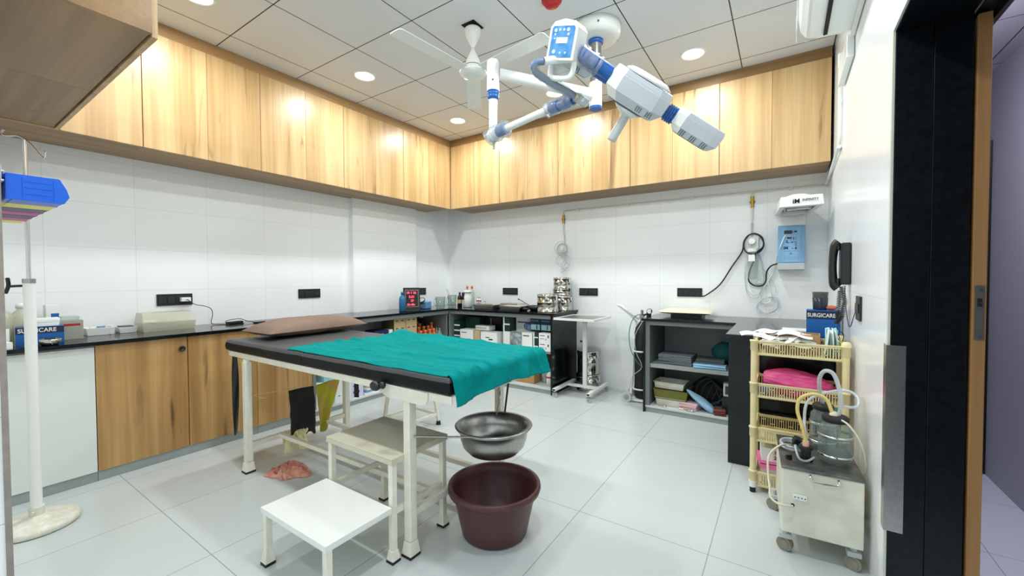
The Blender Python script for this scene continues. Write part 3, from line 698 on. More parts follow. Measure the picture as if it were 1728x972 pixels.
# crumpled salmon cloth on the floor
q = MB(); rc = random.Random(4)
def heap(u, v):
    a = 2 * PI * u; r = v
    rr = r * (.118 + .02 * abs(wob(math.cos(a), math.sin(a), 5, 5)) * 2 + .018 * math.sin(3 * a + 1) + .012 * math.sin(5 * a) + .012 * wob(math.cos(a), math.sin(a), 2, 3)); x = rr * math.cos(a) * 1.05; y = rr * .85 * math.sin(a)
    rd = max(0, 1 - abs(wob(x * 1.2 + .3 * y, y, 3, 17)) * 2.6); rd2 = max(0, 1 - abs(wob(x, y * 1.1, 6, 30)) * 3.4)
    z = .003 + (.010 + .026 * rd ** 2 + .018 * rd2 ** 1.5) * (1 - r ** 5)
    return (1.365 + x + .014 * wob(x, y, 1, 26), -2.985 + y + .014 * wob(x, y, 9, 26), max(z, .003))
q.sheet(heap, 150, 56)
tag(q.build('floor_cloth', m_peach, org=(1.365, -2.985, 0)), 'crumpled salmon pink cloth lying on the floor beneath the table', 'cloth')

# ------------------------------------------------------------------ operating lamp
ol = thing('operating_lamp', 'white and blue ceiling-mounted operating lamp on a jointed arm', 'operating lamp', (2.848, -1.605, H))
px_, py_ = 2.848, -1.605
MB().lathe((px_, py_, H), [(0, -.085), (.12, -.085), (.150, -.078), (.168, -.055), (.172, -.03), (.172, -.001), (0, -.001)], 48).build('ceiling_plate', m_white, ol)
b = MB()
for a in (3.6, 5.2, .9): b.cyl((px_ + .166 * math.cos(a), py_ + .166 * math.sin(a), H - .05), (px_ + .173 * math.cos(a), py_ + .173 * math.sin(a), H - .052), .006, n=10)
b.build('screw', m_black, ol)
MB().lathe((px_, py_, H - .112), [(.040, 0), (.052, .004), (.052, .024), (.044, .028), (.040, .028)], 32).build('collar', m_blue, ol)
MB().cyl((px_, py_, 2.575), (px_, py_, H - .086), .040, n=32).build('pole', m_steelb, ol)
MB().cyl((px_, py_, 2.41), (px_, py_, 2.574), .044, n=32).build('pole_joint', m_white, ol)
MB().cyl((px_, py_, 2.393), (px_, py_, 2.409), .043, .045, n=32).build('end_cap', m_blue, ol)
p2 = (2.443, -2.263)
dx = V((p2[0] - px_, p2[1] - py_, 0)).normalized()
MB().cyl(V((px_, py_, 2.49)) + dx * .043, V((p2[0], p2[1], 2.49)) - dx * .036, .040, .034, n=28).build('upper_arm', m_white, ol)
q = MB().cyl((*p2, 2.375), (*p2, 2.556), .038, n=32).cyl((*p2, 2.556), (*p2, 2.562), .038, .033, n=32)
q = q.build('arm_post', m_white, ol)
MB().cyl((p2[0] + .022, p2[1] - .032, 2.43), (p2[0] + .024, p2[1] - .034, 2.43), .005, n=10).build('screw', m_black, q)
MB().lathe((*p2, 2.322), [(.026, 0), (.034, .008), (.036, .02), (.034, .024), (.038, .03), (.038, .052), (0, .052)], 32).build('collar', m_blue, ol)
MB().cyl((*p2, 2.12), (*p2, 2.33), .026, n=28).build('drop_tube', m_white, ol)
MB().sph((p2[0], p2[1], 2.105), .042, 20, sc=(1, 1, 1.05)).build('joint', m_white, ol)
MB().cyl((p2[0] + .003, p2[1], 2.02), (p2[0] + .003, p2[1], 2.07), .007, n=12).build('spring_pin', m_steelb, ol)
A0 = V((p2[0] + .04, p2[1] - .002, 2.118)); A1 = V((2.88, -2.323, 2.15)); A2 = V((3.035, -2.365, 2.146))
MB().cyl(A0, A0.lerp(A1, .16), .034, .030, n=24).build('joint_sleeve', m_blue, ol)
MB().cyl(A0.lerp(A1, .16), A1, .021, n=24).build('spring_arm', m_white, ol)
MB().cyl(A1, A1.lerp(A2, .75), .031, n=24).cyl(A1.lerp(A2, .75), A2, .024, n=24).build('joint_sleeve', m_blue, ol)
def wrap(pts, r, name='plastic_wrap'):
    q = MB(); P = [V(p) for p in pts]
    def R(t): return r * (1 + .12 * math.sin(t * 19) + .1 * math.sin(t * 43))
    q.tube(P, R, 14, smooth=6)
    for i in range(len(q.v)): 
        v = V(q.v[i]); k = wob(v.x, v.y, v.z, 34); q.v[i] = (v.x + .006 * k, v.y + .005 * wob(v.y, v.z, v.x, 34), v.z + .006 * k)
    return q.build(name, m_film, ol)
wrap([A0 - V((.075, 0, .03)), A0 - V((.03, 0, .01)), A0.lerp(A1, .1), A0.lerp(A1, .19)], .047)
wrap([A1 - (A1 - A0).normalized() * .03, A1, A1.lerp(A2, .6), A2], .036)
T = [V(p) for p in [(3.104, -2.356, 2.114), (3.039, -2.458, 2.153), (2.985, -2.545, 2.182), (2.955, -2.60, 2.203), (2.950, -2.632, 2.222), (2.968, -2.636, 2.238), (3.003, -2.623, 2.240)]]
MB().tube(T, .0165, 14, smooth=5).build('yoke_tube', mat('grey_blue_tube', (108, 128, 158), .35), ol)
MB().cyl(T[0], T[0].lerp(T[1], .42), .0215, n=18).build('yoke_end', m_whitep, ol)
d_ = (T[1] - T[0]).normalized(); MB().cyl(T[0].lerp(T[1], .42), T[0].lerp(T[1], .60), .0195, n=18).build('warning_label', mat('cream_sticker', (214, 200, 160), .5), ol)
wrap([T[0], T[1], T[3], T[5]], .021)
MB().bar(A2 - V((0, 0, .0)), T[0].lerp(T[1], .3), .03, .03).build('yoke_bracket', m_blue, ol)
# head frame: u along the head, y away from the camera side, z up through the back of the head
u = V((.7122, .4565, -.5333)); nn = V((-.6599, .1765, -.7303)); zz = -nn; yy = zz.cross(u).normalized(); zz = u.cross(yy).normalized()
HUB = V((3.351, -2.312, 2.117))
def fr(c): return Matrix.Translation(c) @ Matrix(((u.x, yy.x, zz.x, 0), (u.y, yy.y, zz.y, 0), (u.z, yy.z, zz.z, 0), (0, 0, 0, 1)))
def oct_(hl, hw, ce, cw=.55): return [(-hl, -hw * cw), (-hl + ce, -hw), (hl - ce, -hw), (hl, -hw * cw), (hl, hw * cw), (hl - ce, hw), (-hl + ce, hw), (-hl, hw * cw)]
m_lampgrey = mat('lamp_grey_plastic', (198, 204, 210), .4)
def panel(c, hl, hw, ce, th, name, vents):
    M_ = fr(c); q = MB()
    pl = oct_(hl, hw, ce)
    n = len(pl)
    def ring(s, z): return [(x * s, y * s, z) for x, y in pl]
    lay = [ring(.78, -th / 2), ring(1, -th * .2), ring(1, th * .3), ring(.985, th * .31), ring(.985, th * .35), ring(.95, th * .5)]
    vs = [p for l in lay for p in l]
    for j in range(len(lay) - 1): pass
    q.add(vs, [(j * n + i, j * n + (i + 1) % n, (j + 1) * n + (i + 1) % n, (j + 1) * n + i) for j in range(len(lay) - 1) for i in range(n)] + [tuple(range(n))[::-1], tuple(range((len(lay) - 1) * n, len(lay) * n))], 0, False, M_)
    q.m = [1 if (len(f) == 4 and ((i % n) in (0, 7) )) else 0 for i, f in enumerate(q.f)]
    o = q.build(name, [m_lampgrey, m_white], ol, bevel=.0015, seg=1)
    MB().prism([(x * .72, y * .72) for x, y in pl], -th / 2 - .003, -th / 2 - .0003, M_).build('lens_window', m_lens, o)
    v_ = MB()
    for k in vents:
        for j in range(3):
            cx = k + j * .011
            v_.cbox((0, 0, 0), (.005, .03, .003)); m0 = len(v_.v) - 8
            # slots on the sloping lower edge, camera side
            a = math.atan2(th * .30, hw * .22)
            Mx = M_ @ Matrix.Translation((cx, -hw * .89, -th * .352)) @ Matrix.Rotation(-a, 4, 'X')
            for i in range(8): v_.v[m0 + i] = tuple(Mx @ V(v_.v[m0 + i]))
    v_.build('vent_slots', mat('vent_dark', (110, 118, 118), .6) if 'vent_dark' not in MATS else MATS['vent_dark'], o)
    return o
hub = panel(HUB, .155, .128, .058, .138, 'hub_body', [.03, .085])
Mh = fr(HUB)
MB().lathe(Mh @ V((.01, 0, .0728)), [(.118, 0), (.116, .008), (.10, .017), (.08, .021), (.05, .023), (0, .0235)], 40, mtx=Mh.to_3x3().to_4x4()).build('hub_cover', m_white, ol)
MB().lathe(Mh @ V((.01, 0, .0728)), [(.122, 0), (.122, .006), (.118, .006), (.118, 0)], 40, mtx=Mh.to_3x3().to_4x4()).build('cover_ring', m_grayp, ol)
# handle under the hub
h0 = Mh @ V((0, -.015, -.072)); hd = V((-.5802, -.0449, -.8133)); hp = h0 + hd * .06
MB().lathe(h0, [(.05, 0), (.075, -.006), (.06, -.02), (.034, -.034), (0, -.034)], 28, mtx=Mh.to_3x3().to_4x4()).build('handle_socket', m_whitep, ol)
h0 = Mh @ V((.008, -.02, -.085)); hd = (R_ * -.47 - U_ * .80 + F_ * .3).normalized()
MB().cyl(h0, h0 + hd * .15, .021, .023, n=24).cyl(h0 + hd * .15, h0 + hd * .156, .023, .019, n=24).build('handle', m_grayp, ol)
# far end panel and blue necks
ec = HUB + u * .335
panel(ec, .125, .080, .045, .105, 'end_panel', [-.07, -.01, .05])
q = MB(); c0 = HUB + u * .158; c1 = HUB + u * .222
q.cyl(c0, c1, .033, n=28)
for k in range(4): c = c0.lerp(c1, .2 + k * .19); q.cyl(c - u * .004, c + u * .004, .041, n=28)
q.build('ribbed_neck', m_blue, ol)
nc = HUB - u * .355
panel(nc + zz * -.01 + yy * .03, .125, .080, .045, .105, 'rear_panel', [-.05, .03])
MB().cyl(HUB - u * .235, HUB - u * .158, .040, n=28).build('neck', m_blue, ol)
c0 = HUB - u * .16 - yy * .045 + zz * .012; c1 = HUB - u * .33 - yy * .075 + zz * .02
MB().cyl(c0, c1, .034, .036, n=24).build('arm_neck', m_blue, ol)
wrap([c0.lerp(c1, .35), c0.lerp(c1, .65), c1], .041)
# control box with the blue membrane panel and a grab rail below
bu = V((.0635, .3111, .9482)); br = V((.9829, -.0655, .1720)); br = (br - bu * br.dot(bu)).normalized(); bn = br.cross(bu).normalized()   # bn faces the viewer side
BC = V((3.082, -2.600, 2.298))
MX = Matrix.Translation(BC) @ Matrix(((br.x, bu.x, bn.x, 0), (br.y, bu.y, bn.y, 0), (br.z, bu.z, bn.z, 0), (0, 0, 0, 1)))
if True:
    # front face turned towards the left of the room
    nf = (R_ * -.58 + U_ * -.16 - F_ * .79).normalized(); bu = (R_ * .34 + U_ * .93 - F_ * .02).normalized(); up_ = (bu - nf * bu.dot(nf)).normalized(); rt = up_.cross(nf).normalized()
    MX = Matrix.Translation(BC) @ Matrix(((rt.x, up_.x, nf.x, 0), (rt.y, up_.y, nf.y, 0), (rt.z, up_.z, nf.z, 0), (0, 0, 0, 1)))
W2, H2 = .073, .108
pl = [(-W2 + .012, -H2), (W2 - .012, -H2), (W2, -H2 + .03), (W2, H2 - .03), (W2 - .02, H2 - .006), (0, H2 + .004), (-W2 + .02, H2 - .006), (-W2, H2 - .03), (-W2, -H2 + .03)]
cb_ = MB().prism([(x, y) for x, y in pl if y > -.06] + [(-W2, -.062), (W2, -.062)][:0], -.09, .0, MX) if False else MB()
top = [(W2, -.060), (W2, H2 - .03), (W2 - .02, H2 - .006), (0, H2 + .004), (-W2 + .02, H2 - .006), (-W2, H2 - .03), (-W2, -.060)]
cb_.prism(top, -.095, .0, MX)
cb_ = cb_.build('control_box', m_white, ol, bevel=.008, seg=3)
MB().prism([(-W2 + .013, -.048), (W2 - .013, -.048), (W2 - .013, .074), (W2 - .02, .082), (-W2 + .02, .082), (-W2 + .013, .074)], .0005, .003, MX).build('key_panel', m_bluescreen, cb_)
for a, c, r in ((-.04, .064, .008), (-.018, .066, .006), (.004, .066, .006), (.026, .066, .008), (-.04, .047, .005), (.03, .047, .006), (-.035, -.025, .009), (.0, -.03, .005), (.028, -.03, .005), (-.04, .03, .004)):
    MB().cyl(MX @ V((a, c, .0031)), MX @ V((a, c, .0045)), r, n=14).build('key', m_key, cb_)
MB().box((-.03, .010, .0031), (.03, .034, .0042), 0, MX).build('display', mat('white_display', (235, 240, 240), .25), cb_)
loop = [MX @ V(p) for p in [(W2 - .012, -.058, -.04), (W2 - .012, -.105, -.04), (W2 - .035, -.130, -.035), (-W2 + .035, -.130, -.035), (-W2 + .012, -.105, -.04), (-W2 + .012, -.058, -.04)]]
MB().tube(loop, .0135, 14, smooth=5).build('grab_handle', m_white, ol)
MB().prism([(-W2 + .02, -.118), (W2 - .02, -.118), (W2 - .02, -.062), (-W2 + .02, -.062)], -.05, -.046, MX).build('handle_plate', m_film, ol)
MB().cyl(BC - nf * .05 + up_ * -.04, T[6], .02, .018, n=16).build('cable_gland', m_whitep, ol)

# ------------------------------------------------------------------ ceiling fan
fx, fy = 2.157, -2.102
fan = thing('ceiling_fan', 'white three-blade ceiling fan hanging left of the operating lamp', 'ceiling fan', (fx, fy, H))
MB().lathe((fx, fy, 2.80), [(0, 0), (.008, 0), (.012, .01), (.045, .075), (.058, .11), (.058, .125), (.045, .137), (0, .14)], 32).build('canopy', m_white, fan)
MB().lathe((fx, fy, 2.65), [(.070, -.002), (.058, .025), (.045, .07), (.014, .135), (.008, .15), (0, .15)], 32).build('motor_cover', m_white, fan)
MB().cyl((fx, fy, 2.75), (fx, fy, 2.86), .0075, n=12).build('down_rod', m_white, fan)
MB().lathe((fx, fy, 2.602), [(0, 0), (.04, .002), (.078, .012), (.092, .026), (.095, .034), (.085, .045), (.06, .049), (0, .049)], 40).build('motor_housing', m_white, fan)
MB().cyl((fx, fy, 2.67), (fx, fy, 2.677), .059, n=32).build('dark_ring', m_gap, fan)
def blade(dirx, diry, L):
    a = math.atan2(diry, dirx); M_ = Matrix.Translation((fx, fy, 2.632)) @ Matrix.Rotation(a, 4, 'Z') @ Matrix.Rotation(math.radians(-4), 4, 'X')
    q = MB(); w0 = .050; w1 = .058
    P = [(.10, -w0), (L - .02, -w1), (L - .004, -w1 * .85), (L, -w1 * .6), (L, w1 * .6), (L - .004, w1 * .85), (L - .02, w1), (.10, w0)]
    q.prism(P, -.0015, .0015, M_); q.box((.055, -.016, -.003), (.17, .016, .001), 0, M_)
    q.build('blade', m_white, fan, bevel=.001, seg=1)
blade(2.084 - fx, -2.758 + 2.102, .63); blade(2.80 - fx, -2.223 + 2.102 + .03, .64)
blade(-.62, .80, .60)
q = MB().box((fx - .06, fy - .055, H - .0015), (fx + .05, fy + .06, H - .0002)); tag(q.build('ceiling_opening', m_gap, org=(fx, fy, H)), 'dark ragged cut-out in the ceiling panel around the fan rod', 'opening'); bpy.data.objects['ceiling_opening']['kind'] = 'structure'

# smoke detector
q = MB().lathe((2.732, -2.034, H), [(0, -.045), (.03, -.044), (.045, -.034), (.05, -.02), (.062, -.012), (.064, -.001), (0, -.001)], 32)
tag(q.build('smoke_detector', m_red, org=(2.732, -2.034, H)), 'red round smoke detector on the ceiling at the top edge', 'smoke detector')

# ------------------------------------------------------------------ air conditioner
ac = thing('air_conditioner', 'white split air conditioner high on the right wall, wrapped in film', 'air conditioner', (4.13, -1.9, 2.52))
prof = [(4.258, 2.515), (4.18, 2.512), (4.09, 2.52), (4.045, 2.535), (4.02, 2.57), (4.008, 2.65), (4.01, 2.77), (4.03, 2.80), (4.258, 2.80)]
def extr(prof, y0, y1, m, name, parent, bevel=0.):
    n = len(prof); q = MB(); vs = [(x, y0, z) for x, z in prof] + [(x, y1, z) for x, z in prof]
    q.add(vs, [(i, (i + 1) % n, n + (i + 1) % n, n + i) for i in range(n)] + [tuple(range(n))[::-1], tuple(range(n, 2 * n))]); return q.build(name, m, parent, bevel=bevel, seg=3)
extr(prof, -2.40, -1.52, m_whitep, 'casing', ac, .012)
MB().box((4.118, -2.37, 2.508), (4.136, -1.565, 2.5135)).build('air_outlet', m_gap, ac)
MB().box((4.058, -2.36, 2.5195), (4.112, -1.57, 2.523)).build('louvre', m_white, ac, bevel=.002)
MB().box((4.236, -2.42, 2.50), (4.257, -1.48, 2.83)).build('mounting_plate', m_whitep, ac, bevel=.003)
q = MB(); q.sheet(lambda a, c: (4.0 + .004 * wob(a * 3, c, 0, 4), -2.4 + .93 * a, 2.54 + .27 * c), 20, 6); q.tube([(4.0, -1.49, 2.62), (4.022, -1.475, 2.553), (4.06, -1.49, 2.535)], .004, 6)
q.build('protective_film', m_film, ac)
dk = MB().box((4.226, -1.48, 2.40), (4.258, -1.05, 2.52)); tag(dk.build('pipe_duct', m_whitep, org=(4.24, -1.3, 2.4), bevel=.004), 'short white pipe duct on the right wall behind the air conditioner', 'duct')

# ------------------------------------------------------------------ pipes on the walls
q = MB()
q.tube([(4.246, -.93, 2.64), (4.246, -.93, 2.58), (4.246, -.95, 2.3), (4.246, -.96, 2.12), (4.246, -.93, 2.07), (4.246, -.12, 1.995), (4.243, -.03, 1.991)], .0095, 10, smooth=1)
q.cyl((4.246, -.93, 2.57), (4.246, -.93, 2.66), .012, n=12).cyl((4.240, -.945, 2.345), (4.258, -.945, 2.345), .014, n=12).cyl((4.246, -.95, 2.06), (4.246, -.87, 2.055), .013, n=12)
tag(q.build('conduit', m_whitep, org=(4.246, -.6, 2.0)), 'white conduit running down the right wall and slanting to the corner', 'conduit')
q = MB().tube([(1.812, -.018, 1.72), (1.812, -.018, 1.985), (1.82, -.018, 1.992), (2.5, -.018, 1.992), (4.235, -.018, 1.991)], .0075, 10, smooth=1).tube([(3.712, -.018, 1.99), (3.712, -.018, 1.705)], .0085, 10)
gp = thing('gas_pipe', 'thin cream gas pipe along the back wall under the cabinets, with two drops', 'pipe', (2.8, -.018, 1.992))
q.build('pipe', mat('cream_pipe', (216, 216, 204), .4), gp)
for x in (2.0, 2.57, 3.2, 4.0):
    MB().box((x - .008, -.028, 1.975), (x + .008, -.001, 2.008)).build('pipe_clip', m_whitep, gp, bevel=.002)
for x in (1.812, 3.712):
    q = MB().cyl((x, -.018, 1.86), (x, -.018, 1.94), .012, n=16).cyl((x, -.018, 1.885), (x, -.018, 1.915), .016, n=6).cyl((x - .022, -.018, 1.90), (x + .022, -.018, 1.90), .006, n=10).cyl((x, -.018, 1.852), (x, -.018, 1.866), .015, n=6).cyl((x, -.018, 1.934), (x, -.018, 1.948), .015, n=6)
    q.build('brass_valve', m_brass, gp)
# oxygen outlet above the steel drums, clear tubing coiled round it
oo = thing('oxygen_outlet', 'white gas outlet with coiled clear tubing above the steel drums', 'gas outlet', (1.812, -.03, 1.55))
MB().cyl((1.825, -.018, 1.60), (1.825, -.018, 1.72), .004, n=8).build('drop_tube', m_steelb, oo)
MB().box((1.772, -.035, 1.52), (1.858, -.002, 1.60)).cyl((1.81, -.034, 1.56), (1.81, -.06, 1.56), .022, n=20).build('outlet_block', m_whitep, oo, bevel=.004)
q = MB()
rr = random.Random(3)
for k in range(4):
    c = (1.812 + rr.uniform(-.012, .012), 1.552 + rr.uniform(-.012, .012)); r = .055 + .008 * k
    q.tube([(c[0] + r * math.cos(a), -.045 - .006 * k, c[1] + r * math.sin(a)) for a in [2 * PI * i / 14 for i in range(14)]], .0035, 6, closed=True, smooth=2)
for k in range(3):
    s = (-1) ** k; q.tube([(1.79 + .02 * k, -.04, 1.51), (1.79 + s * .07, -.035, 1.42), (1.82 - s * .03, -.03, 1.32 - .02 * k), (1.84 + s * .05, -.035, 1.36), (1.80 + .05 * k, -.03, 1.45), (1.82, -.035, 1.5)], .003, 6)
q.build('tubing', m_tube, oo)
# flow meter outlet with black cable coiled over it
fm = thing('flow_meter', 'white wall outlet with a clear humidifier bottle below the second gas drop', 'flow meter', (3.716, -.03, 1.53))
MB().cyl((3.712, -.02, 1.585), (3.712, -.02, 1.705), .010, n=14).build('drop_tube', m_clear, fm)
MB().box((3.665, -.04, 1.455), (3.765, -.002, 1.585)).build('outlet_block', m_white, fm, bevel=.004)
MB().cyl((3.715, -.04, 1.54), (3.715, -.085, 1.54), .026, n=24).cyl((3.715, -.085, 1.54), (3.715, -.10, 1.54), .018, n=24).cyl((3.70, -.07, 1.50), (3.70, -.07, 1.53), .010, n=12).build('regulator_knob', m_chrome, fm)
MB().cyl((3.72, -.06, 1.445), (3.72, -.06, 1.475), .045, n=28).build('bottle_cap', m_white, fm)
MB().lathe((3.722, -.06, 1.20), [(0, 0), (.034, .002), (.038, .02), (.040, .24), (.036, .244)], 28).build('humidifier_bottle', m_clear, fm)
MB().box((3.690, -.101, 1.36), (3.740, -.099, 1.42)).build('paper_label', m_paper, fm)
q = MB().sph((3.775, -.05, 1.165), .028, 14, sc=(1.2, .7, .7)); q.build('breathing_mask', m_tube, fm)
q = MB()
for k, (r, o) in enumerate(((.10, 0), (.115, .01))): q.tube([(3.70 + o, -.03, 1.45), (3.66 + .01 * k, -.035, 1.30), (3.67, -.035, 1.12 - .02 * k), (3.74, -.035, 1.05 - .03 * k), (3.80, -.035, 1.13), (3.79 + .01 * k, -.035, 1.32), (3.76, -.03, 1.45)], .0032, 6)
for k in range(3): q.tube([(3.84 + (.075 + .006 * k) * math.cos(a) , -.03 - .004 * k, .965 + (.07 + .004 * k) * math.sin(a + .2 * k)) for a in [2 * PI * i / 12 for i in range(12)]], .0026, 6, closed=True, smooth=2)
q.tube([(3.79, -.03, 1.3), (3.86, -.03, 1.22), (3.90, -.03, 1.10), (3.86, -.03, 1.03)], .003, 6)
q.build('tubing', m_tube, fm)
q = MB().tube([(3.30, -.02, 1.035), (3.34, -.03, 1.05), (3.455, -.03, 1.15), (3.553, -.03, 1.316), (3.634, -.03, 1.451), (3.652, -.045, 1.55), (3.70, -.05, 1.605), (3.77, -.05, 1.59), (3.805, -.05, 1.52), (3.78, -.05, 1.45), (3.71, -.1, 1.425), (3.655, -.06, 1.47), (3.66, -.05, 1.56), (3.72, -.05, 1.612), (3.79, -.05, 1.575), (3.80, -.05, 1.49), (3.745, -.1, 1.43), (3.735, -.06, 1.38), (3.70, -.04, 1.28), (3.69, -.035, 1.19), (3.73, -.035, 1.145), (3.79, -.035, 1.14), (3.822, -.035, 1.18), (3.828, -.035, 1.26), (3.86, -.05, 1.315), (3.915, -.05, 1.338)], .0065, 8, smooth=5)
tag(q.build('power_cable', m_black, org=(3.6, -.03, 1.3)), 'black power cable looped over the wall outlet and running to the socket', 'cable')
q = MB().tube([(3.965, -.128, 1.575), (3.95, -.131, 1.54), (3.93, -.131, 1.48), (3.903, -.05, 1.38), (3.89, -.03, 1.30), (3.84, -.03, 1.18), (3.78, -.03, 1.06), (3.80, -.03, .99), (3.86, -.03, 1.0), (3.86, -.03, 1.10), (3.835, -.03, 1.20), (3.88, -.03, 1.30)], .0048, 8)
tag(q.build('sensor_cable', m_whitep, org=(3.85, -.03, 1.2)), 'thin white sensor cable hanging in a loop from the blue control panel', 'cable')

# ------------------------------------------------------------------ radiant warmer on the back wall
wm = thing('radiant_warmer', 'white and blue wall-mounted radiant warmer with a projecting heater hood', 'radiant warmer', (4.0, -.06, 1.28))
X0, X1 = 3.911, 4.103
MB().box((X0, -.12, 1.28), (X1, -.002, 1.338)).build('lower_strip', m_grayp, wm, bevel=.004)
MB().box((X0, -.12, 1.3385), (X1, -.002, 1.655)).build('control_case', m_warmblue, wm, bevel=.004)
MB().box((X0, -.12, 1.6555), (X1, -.002, 1.735)).build('upper_strip', m_whitep, wm, bevel=.004)
cc = MB().box((X0 + .035, -.1215, 1.345), (X1 - .035, -.1203, 1.64)).build('front_panel', mat('pale_blue_membrane', (130, 176, 214), .35), wm)
q = MB().box((X0 + .044, -.1225, 1.585), (X0 + .10, -.1216, 1.615)).box((X0 + .065, -.1225, 1.543), (X0 + .098, -.1216, 1.558)); q.build('led_window', m_screen, wm)
q = MB()
for x, z, w_, h_ in ((.125, 1.602, .02, .014), (.105, 1.60, .006, .012), (.112, 1.545, .006, .022), (.13, 1.55, .008, .004), (.13, 1.537, .008, .004), (.126, 1.513, .016, .005), (.128, 1.498, .012, .006), (.128, 1.485, .01, .006), (.10, 1.513, .018, .008), (.075, 1.51, .014, .006), (.128, 1.462, .012, .020), (.105, 1.46, .01, .006), (.05, 1.56, .012, .004), (.07, 1.53, .005, .005), (.09, 1.535, .005, .005)):
    q.box((X0 + x - w_ / 2, -.1225, z - h_ / 2), (X0 + x + w_ / 2, -.1216, z + h_ / 2))
q.box((X0 + .044, -.1222, 1.440), (X1 - .044, -.1216, 1.4415)).box((X0 + .044, -.1222, 1.388), (X1 - .044, -.1216, 1.3888)).box((X0 + .044, -.1222, 1.374), (X1 - .044, -.1216, 1.3748)).box((X0 + .044, -.1222, 1.35), (X0 + .0448, -.1216, 1.44)).box((X1 - .0448, -.1222, 1.35), (X1 - .044, -.1216, 1.44))
q.build('printed_marks', m_print, wm)
q = MB(); q.add([(X0 + .083, -.1226, 1.412), (X0 + .103, -.1226, 1.412), (X0 + .093, -.1226, 1.428)], [(0, 1, 2)]); q.build('caution_mark', mat('mark_green', (60, 130, 100), .5), wm)
lettering('iM', .034, (X0 + .04, -.1222, 1.455), (1, 0, 0), (0, 0, 1), mat('logo_navy', (24, 40, 100), .5), wm, bold=.0012)
MB().box((X0 + .058, -.1235, 1.508), (X0 + .07, -.1216, 1.53)).build('sensor_plug', mat('plug_green', (20, 110, 110), .4), wm)
q = MB(); zt_ = 1.75; hh = .078
F4 = [(3.925, -.58), (4.198, -.58), (4.134, -.06), (3.884, -.06)]
q.prism([(3.925, -.58), (4.198, -.58), (4.134, -.06), (3.884, -.06)], zt_, zt_ + hh)
hd_ = MB(); n = 4
lo = F4; cx = sum(p[0] for p in F4) / 4; cy = sum(p[1] for p in F4) / 4
inn = [(cx + (x - cx) * .74, cy + (y - cy) * .74) for x, y in F4]; tp = [(cx + (x - cx) * .95, cy + (y - cy) * .97) for x, y in F4]
vs = [(x, y, zt_) for x, y in inn] + [(x, y, zt_) for x, y in lo] + [(x, y, zt_ + hh) for x, y in tp] + [(x, y, zt_ + .03) for x, y in inn]
fs = []
for i in range(4):
    j = (i + 1) % 4; fs += [(i, 4 + i, 4 + j, j), (4 + i, 8 + i, 8 + j, 4 + j), (12 + i, i, j, 12 + j)]
fs = [f[::-1] for f in fs] + [(8, 9, 10, 11), (12, 13, 14, 15)[::-1]]
hd_.add(vs, fs); hood = hd_.build('heater_hood', m_white, wm, bevel=.004)
MB().lathe((cx + .01, cy - .02, zt_ + hh), [(.105, 0), (.103, .012), (.09, .03), (.06, .043), (.02, .048), (0, .048)], 36, sy=1.15).build('hood_dome', m_white, wm)
q = MB().prism([(cx + (x - cx) * .73, cy + (y - cy) * .73) for x, y in F4], zt_ + .024, zt_ + .028); q.build('reflector', mat('dark_reflector', (44, 46, 46), .2, .6), wm)
MB().cyl((cx - .06, cy - .02, zt_ + .012), (cx + .085, cy - .06, zt_ + .012), .012, n=16).build('heater_rod', m_whitep, wm)
MB().box((cx - .085, cy - .12, zt_ + .006), (cx - .075, cy + .10, zt_ + .02)).build('heater_guard', m_chrome, wm); MB().box((cx + .085, cy - .12, zt_ + .006), (cx + .095, cy + .10, zt_ + .02)).build('heater_guard', m_chrome, wm)
q = MB().box((3.95, -.12, 1.7352), (4.06, -.05, 1.752)); q.build('hood_bracket', m_whitep, wm)
lettering('iM', .046, (4.005, -.5815, 1.773), (1, 0, 0), (0, 0, 1), MATS['logo_navy'] if False else m_black, wm, bold=.0012)
lettering('INFINITY', .026, (4.065, -.5815, 1.785), (1, 0, 0), (0, 0, 1), m_black, wm, bold=.0003, sx=.95)

# ------------------------------------------------------------------ sockets
def socket(axis, c, w_, h_, n_mod, label, switch_last=True):
    r = thing('wall_socket', label, 'wall socket', c, 'black wall socket plates')
    def bx(a0, z0, a1, z1, d0, d1, q):
        if axis == 'l': q.box((c[0] + d0, c[1] + a0, c[2] + z0), (c[0] + d1, c[1] + a1, c[2] + z1))
        elif axis == 'b': q.box((c[0] + a0, c[1] - d0, c[2] + z0), (c[0] + a1, c[1] - d1, c[2] + z1))
        else: q.box((c[0] - d0, c[1] + a0, c[2] + z0), (c[0] - d1, c[1] + a1, c[2] + z1))
    q = MB(); bx(-w_ / 2, -h_ / 2, w_ / 2, h_ / 2, 0.0005, .010, q); q.build('plate', m_black, r, bevel=.002)
    mw = (w_ - .02) / n_mod
    mg = MATS.get('socket_module') or mat('socket_module', (34, 40, 42), .3)
    for k in range(n_mod):
        a = -w_ / 2 + .01 + mw * k; q = MB()
        if k % 2 == 1 or n_mod == 1:
            bx(a + .004, -.022, a + mw - .004, .022, .010, .015, q); q.build('switch', mg, r, bevel=.001)
        else:
            bx(a + .003, -.024, a + mw - .003, .024, .010, .0125, q); o = q.build('outlet', mg, r, bevel=.001)
            q = MB(); mc = a + mw / 2
            for (dy, dz) in ((0, .012), (-.010, -.006), (.010, -.006)): bx(mc + dy - .003, dz - .003, mc + dy + .003, dz + .003, .0125, .0128, q)
            q.build('pin_holes', m_gap, o)
    return r
socket('l', (0, -3.134, 1.062), .225, .088, 4, 'black wall socket plate with a white charger plugged in')
socket('l', (0, -2.047, 1.073), .226, .09, 4, 'empty black wall socket plate on the left wall, left of the pillar')
socket('l', (0, -.545, 1.05), .19, .09, 2, 'black wall socket plate near the corner, behind the digital clock')
socket('b', (1.053, 0, 1.051), .227, .085, 4, 'black wall socket plate above the steel trays on the back wall')
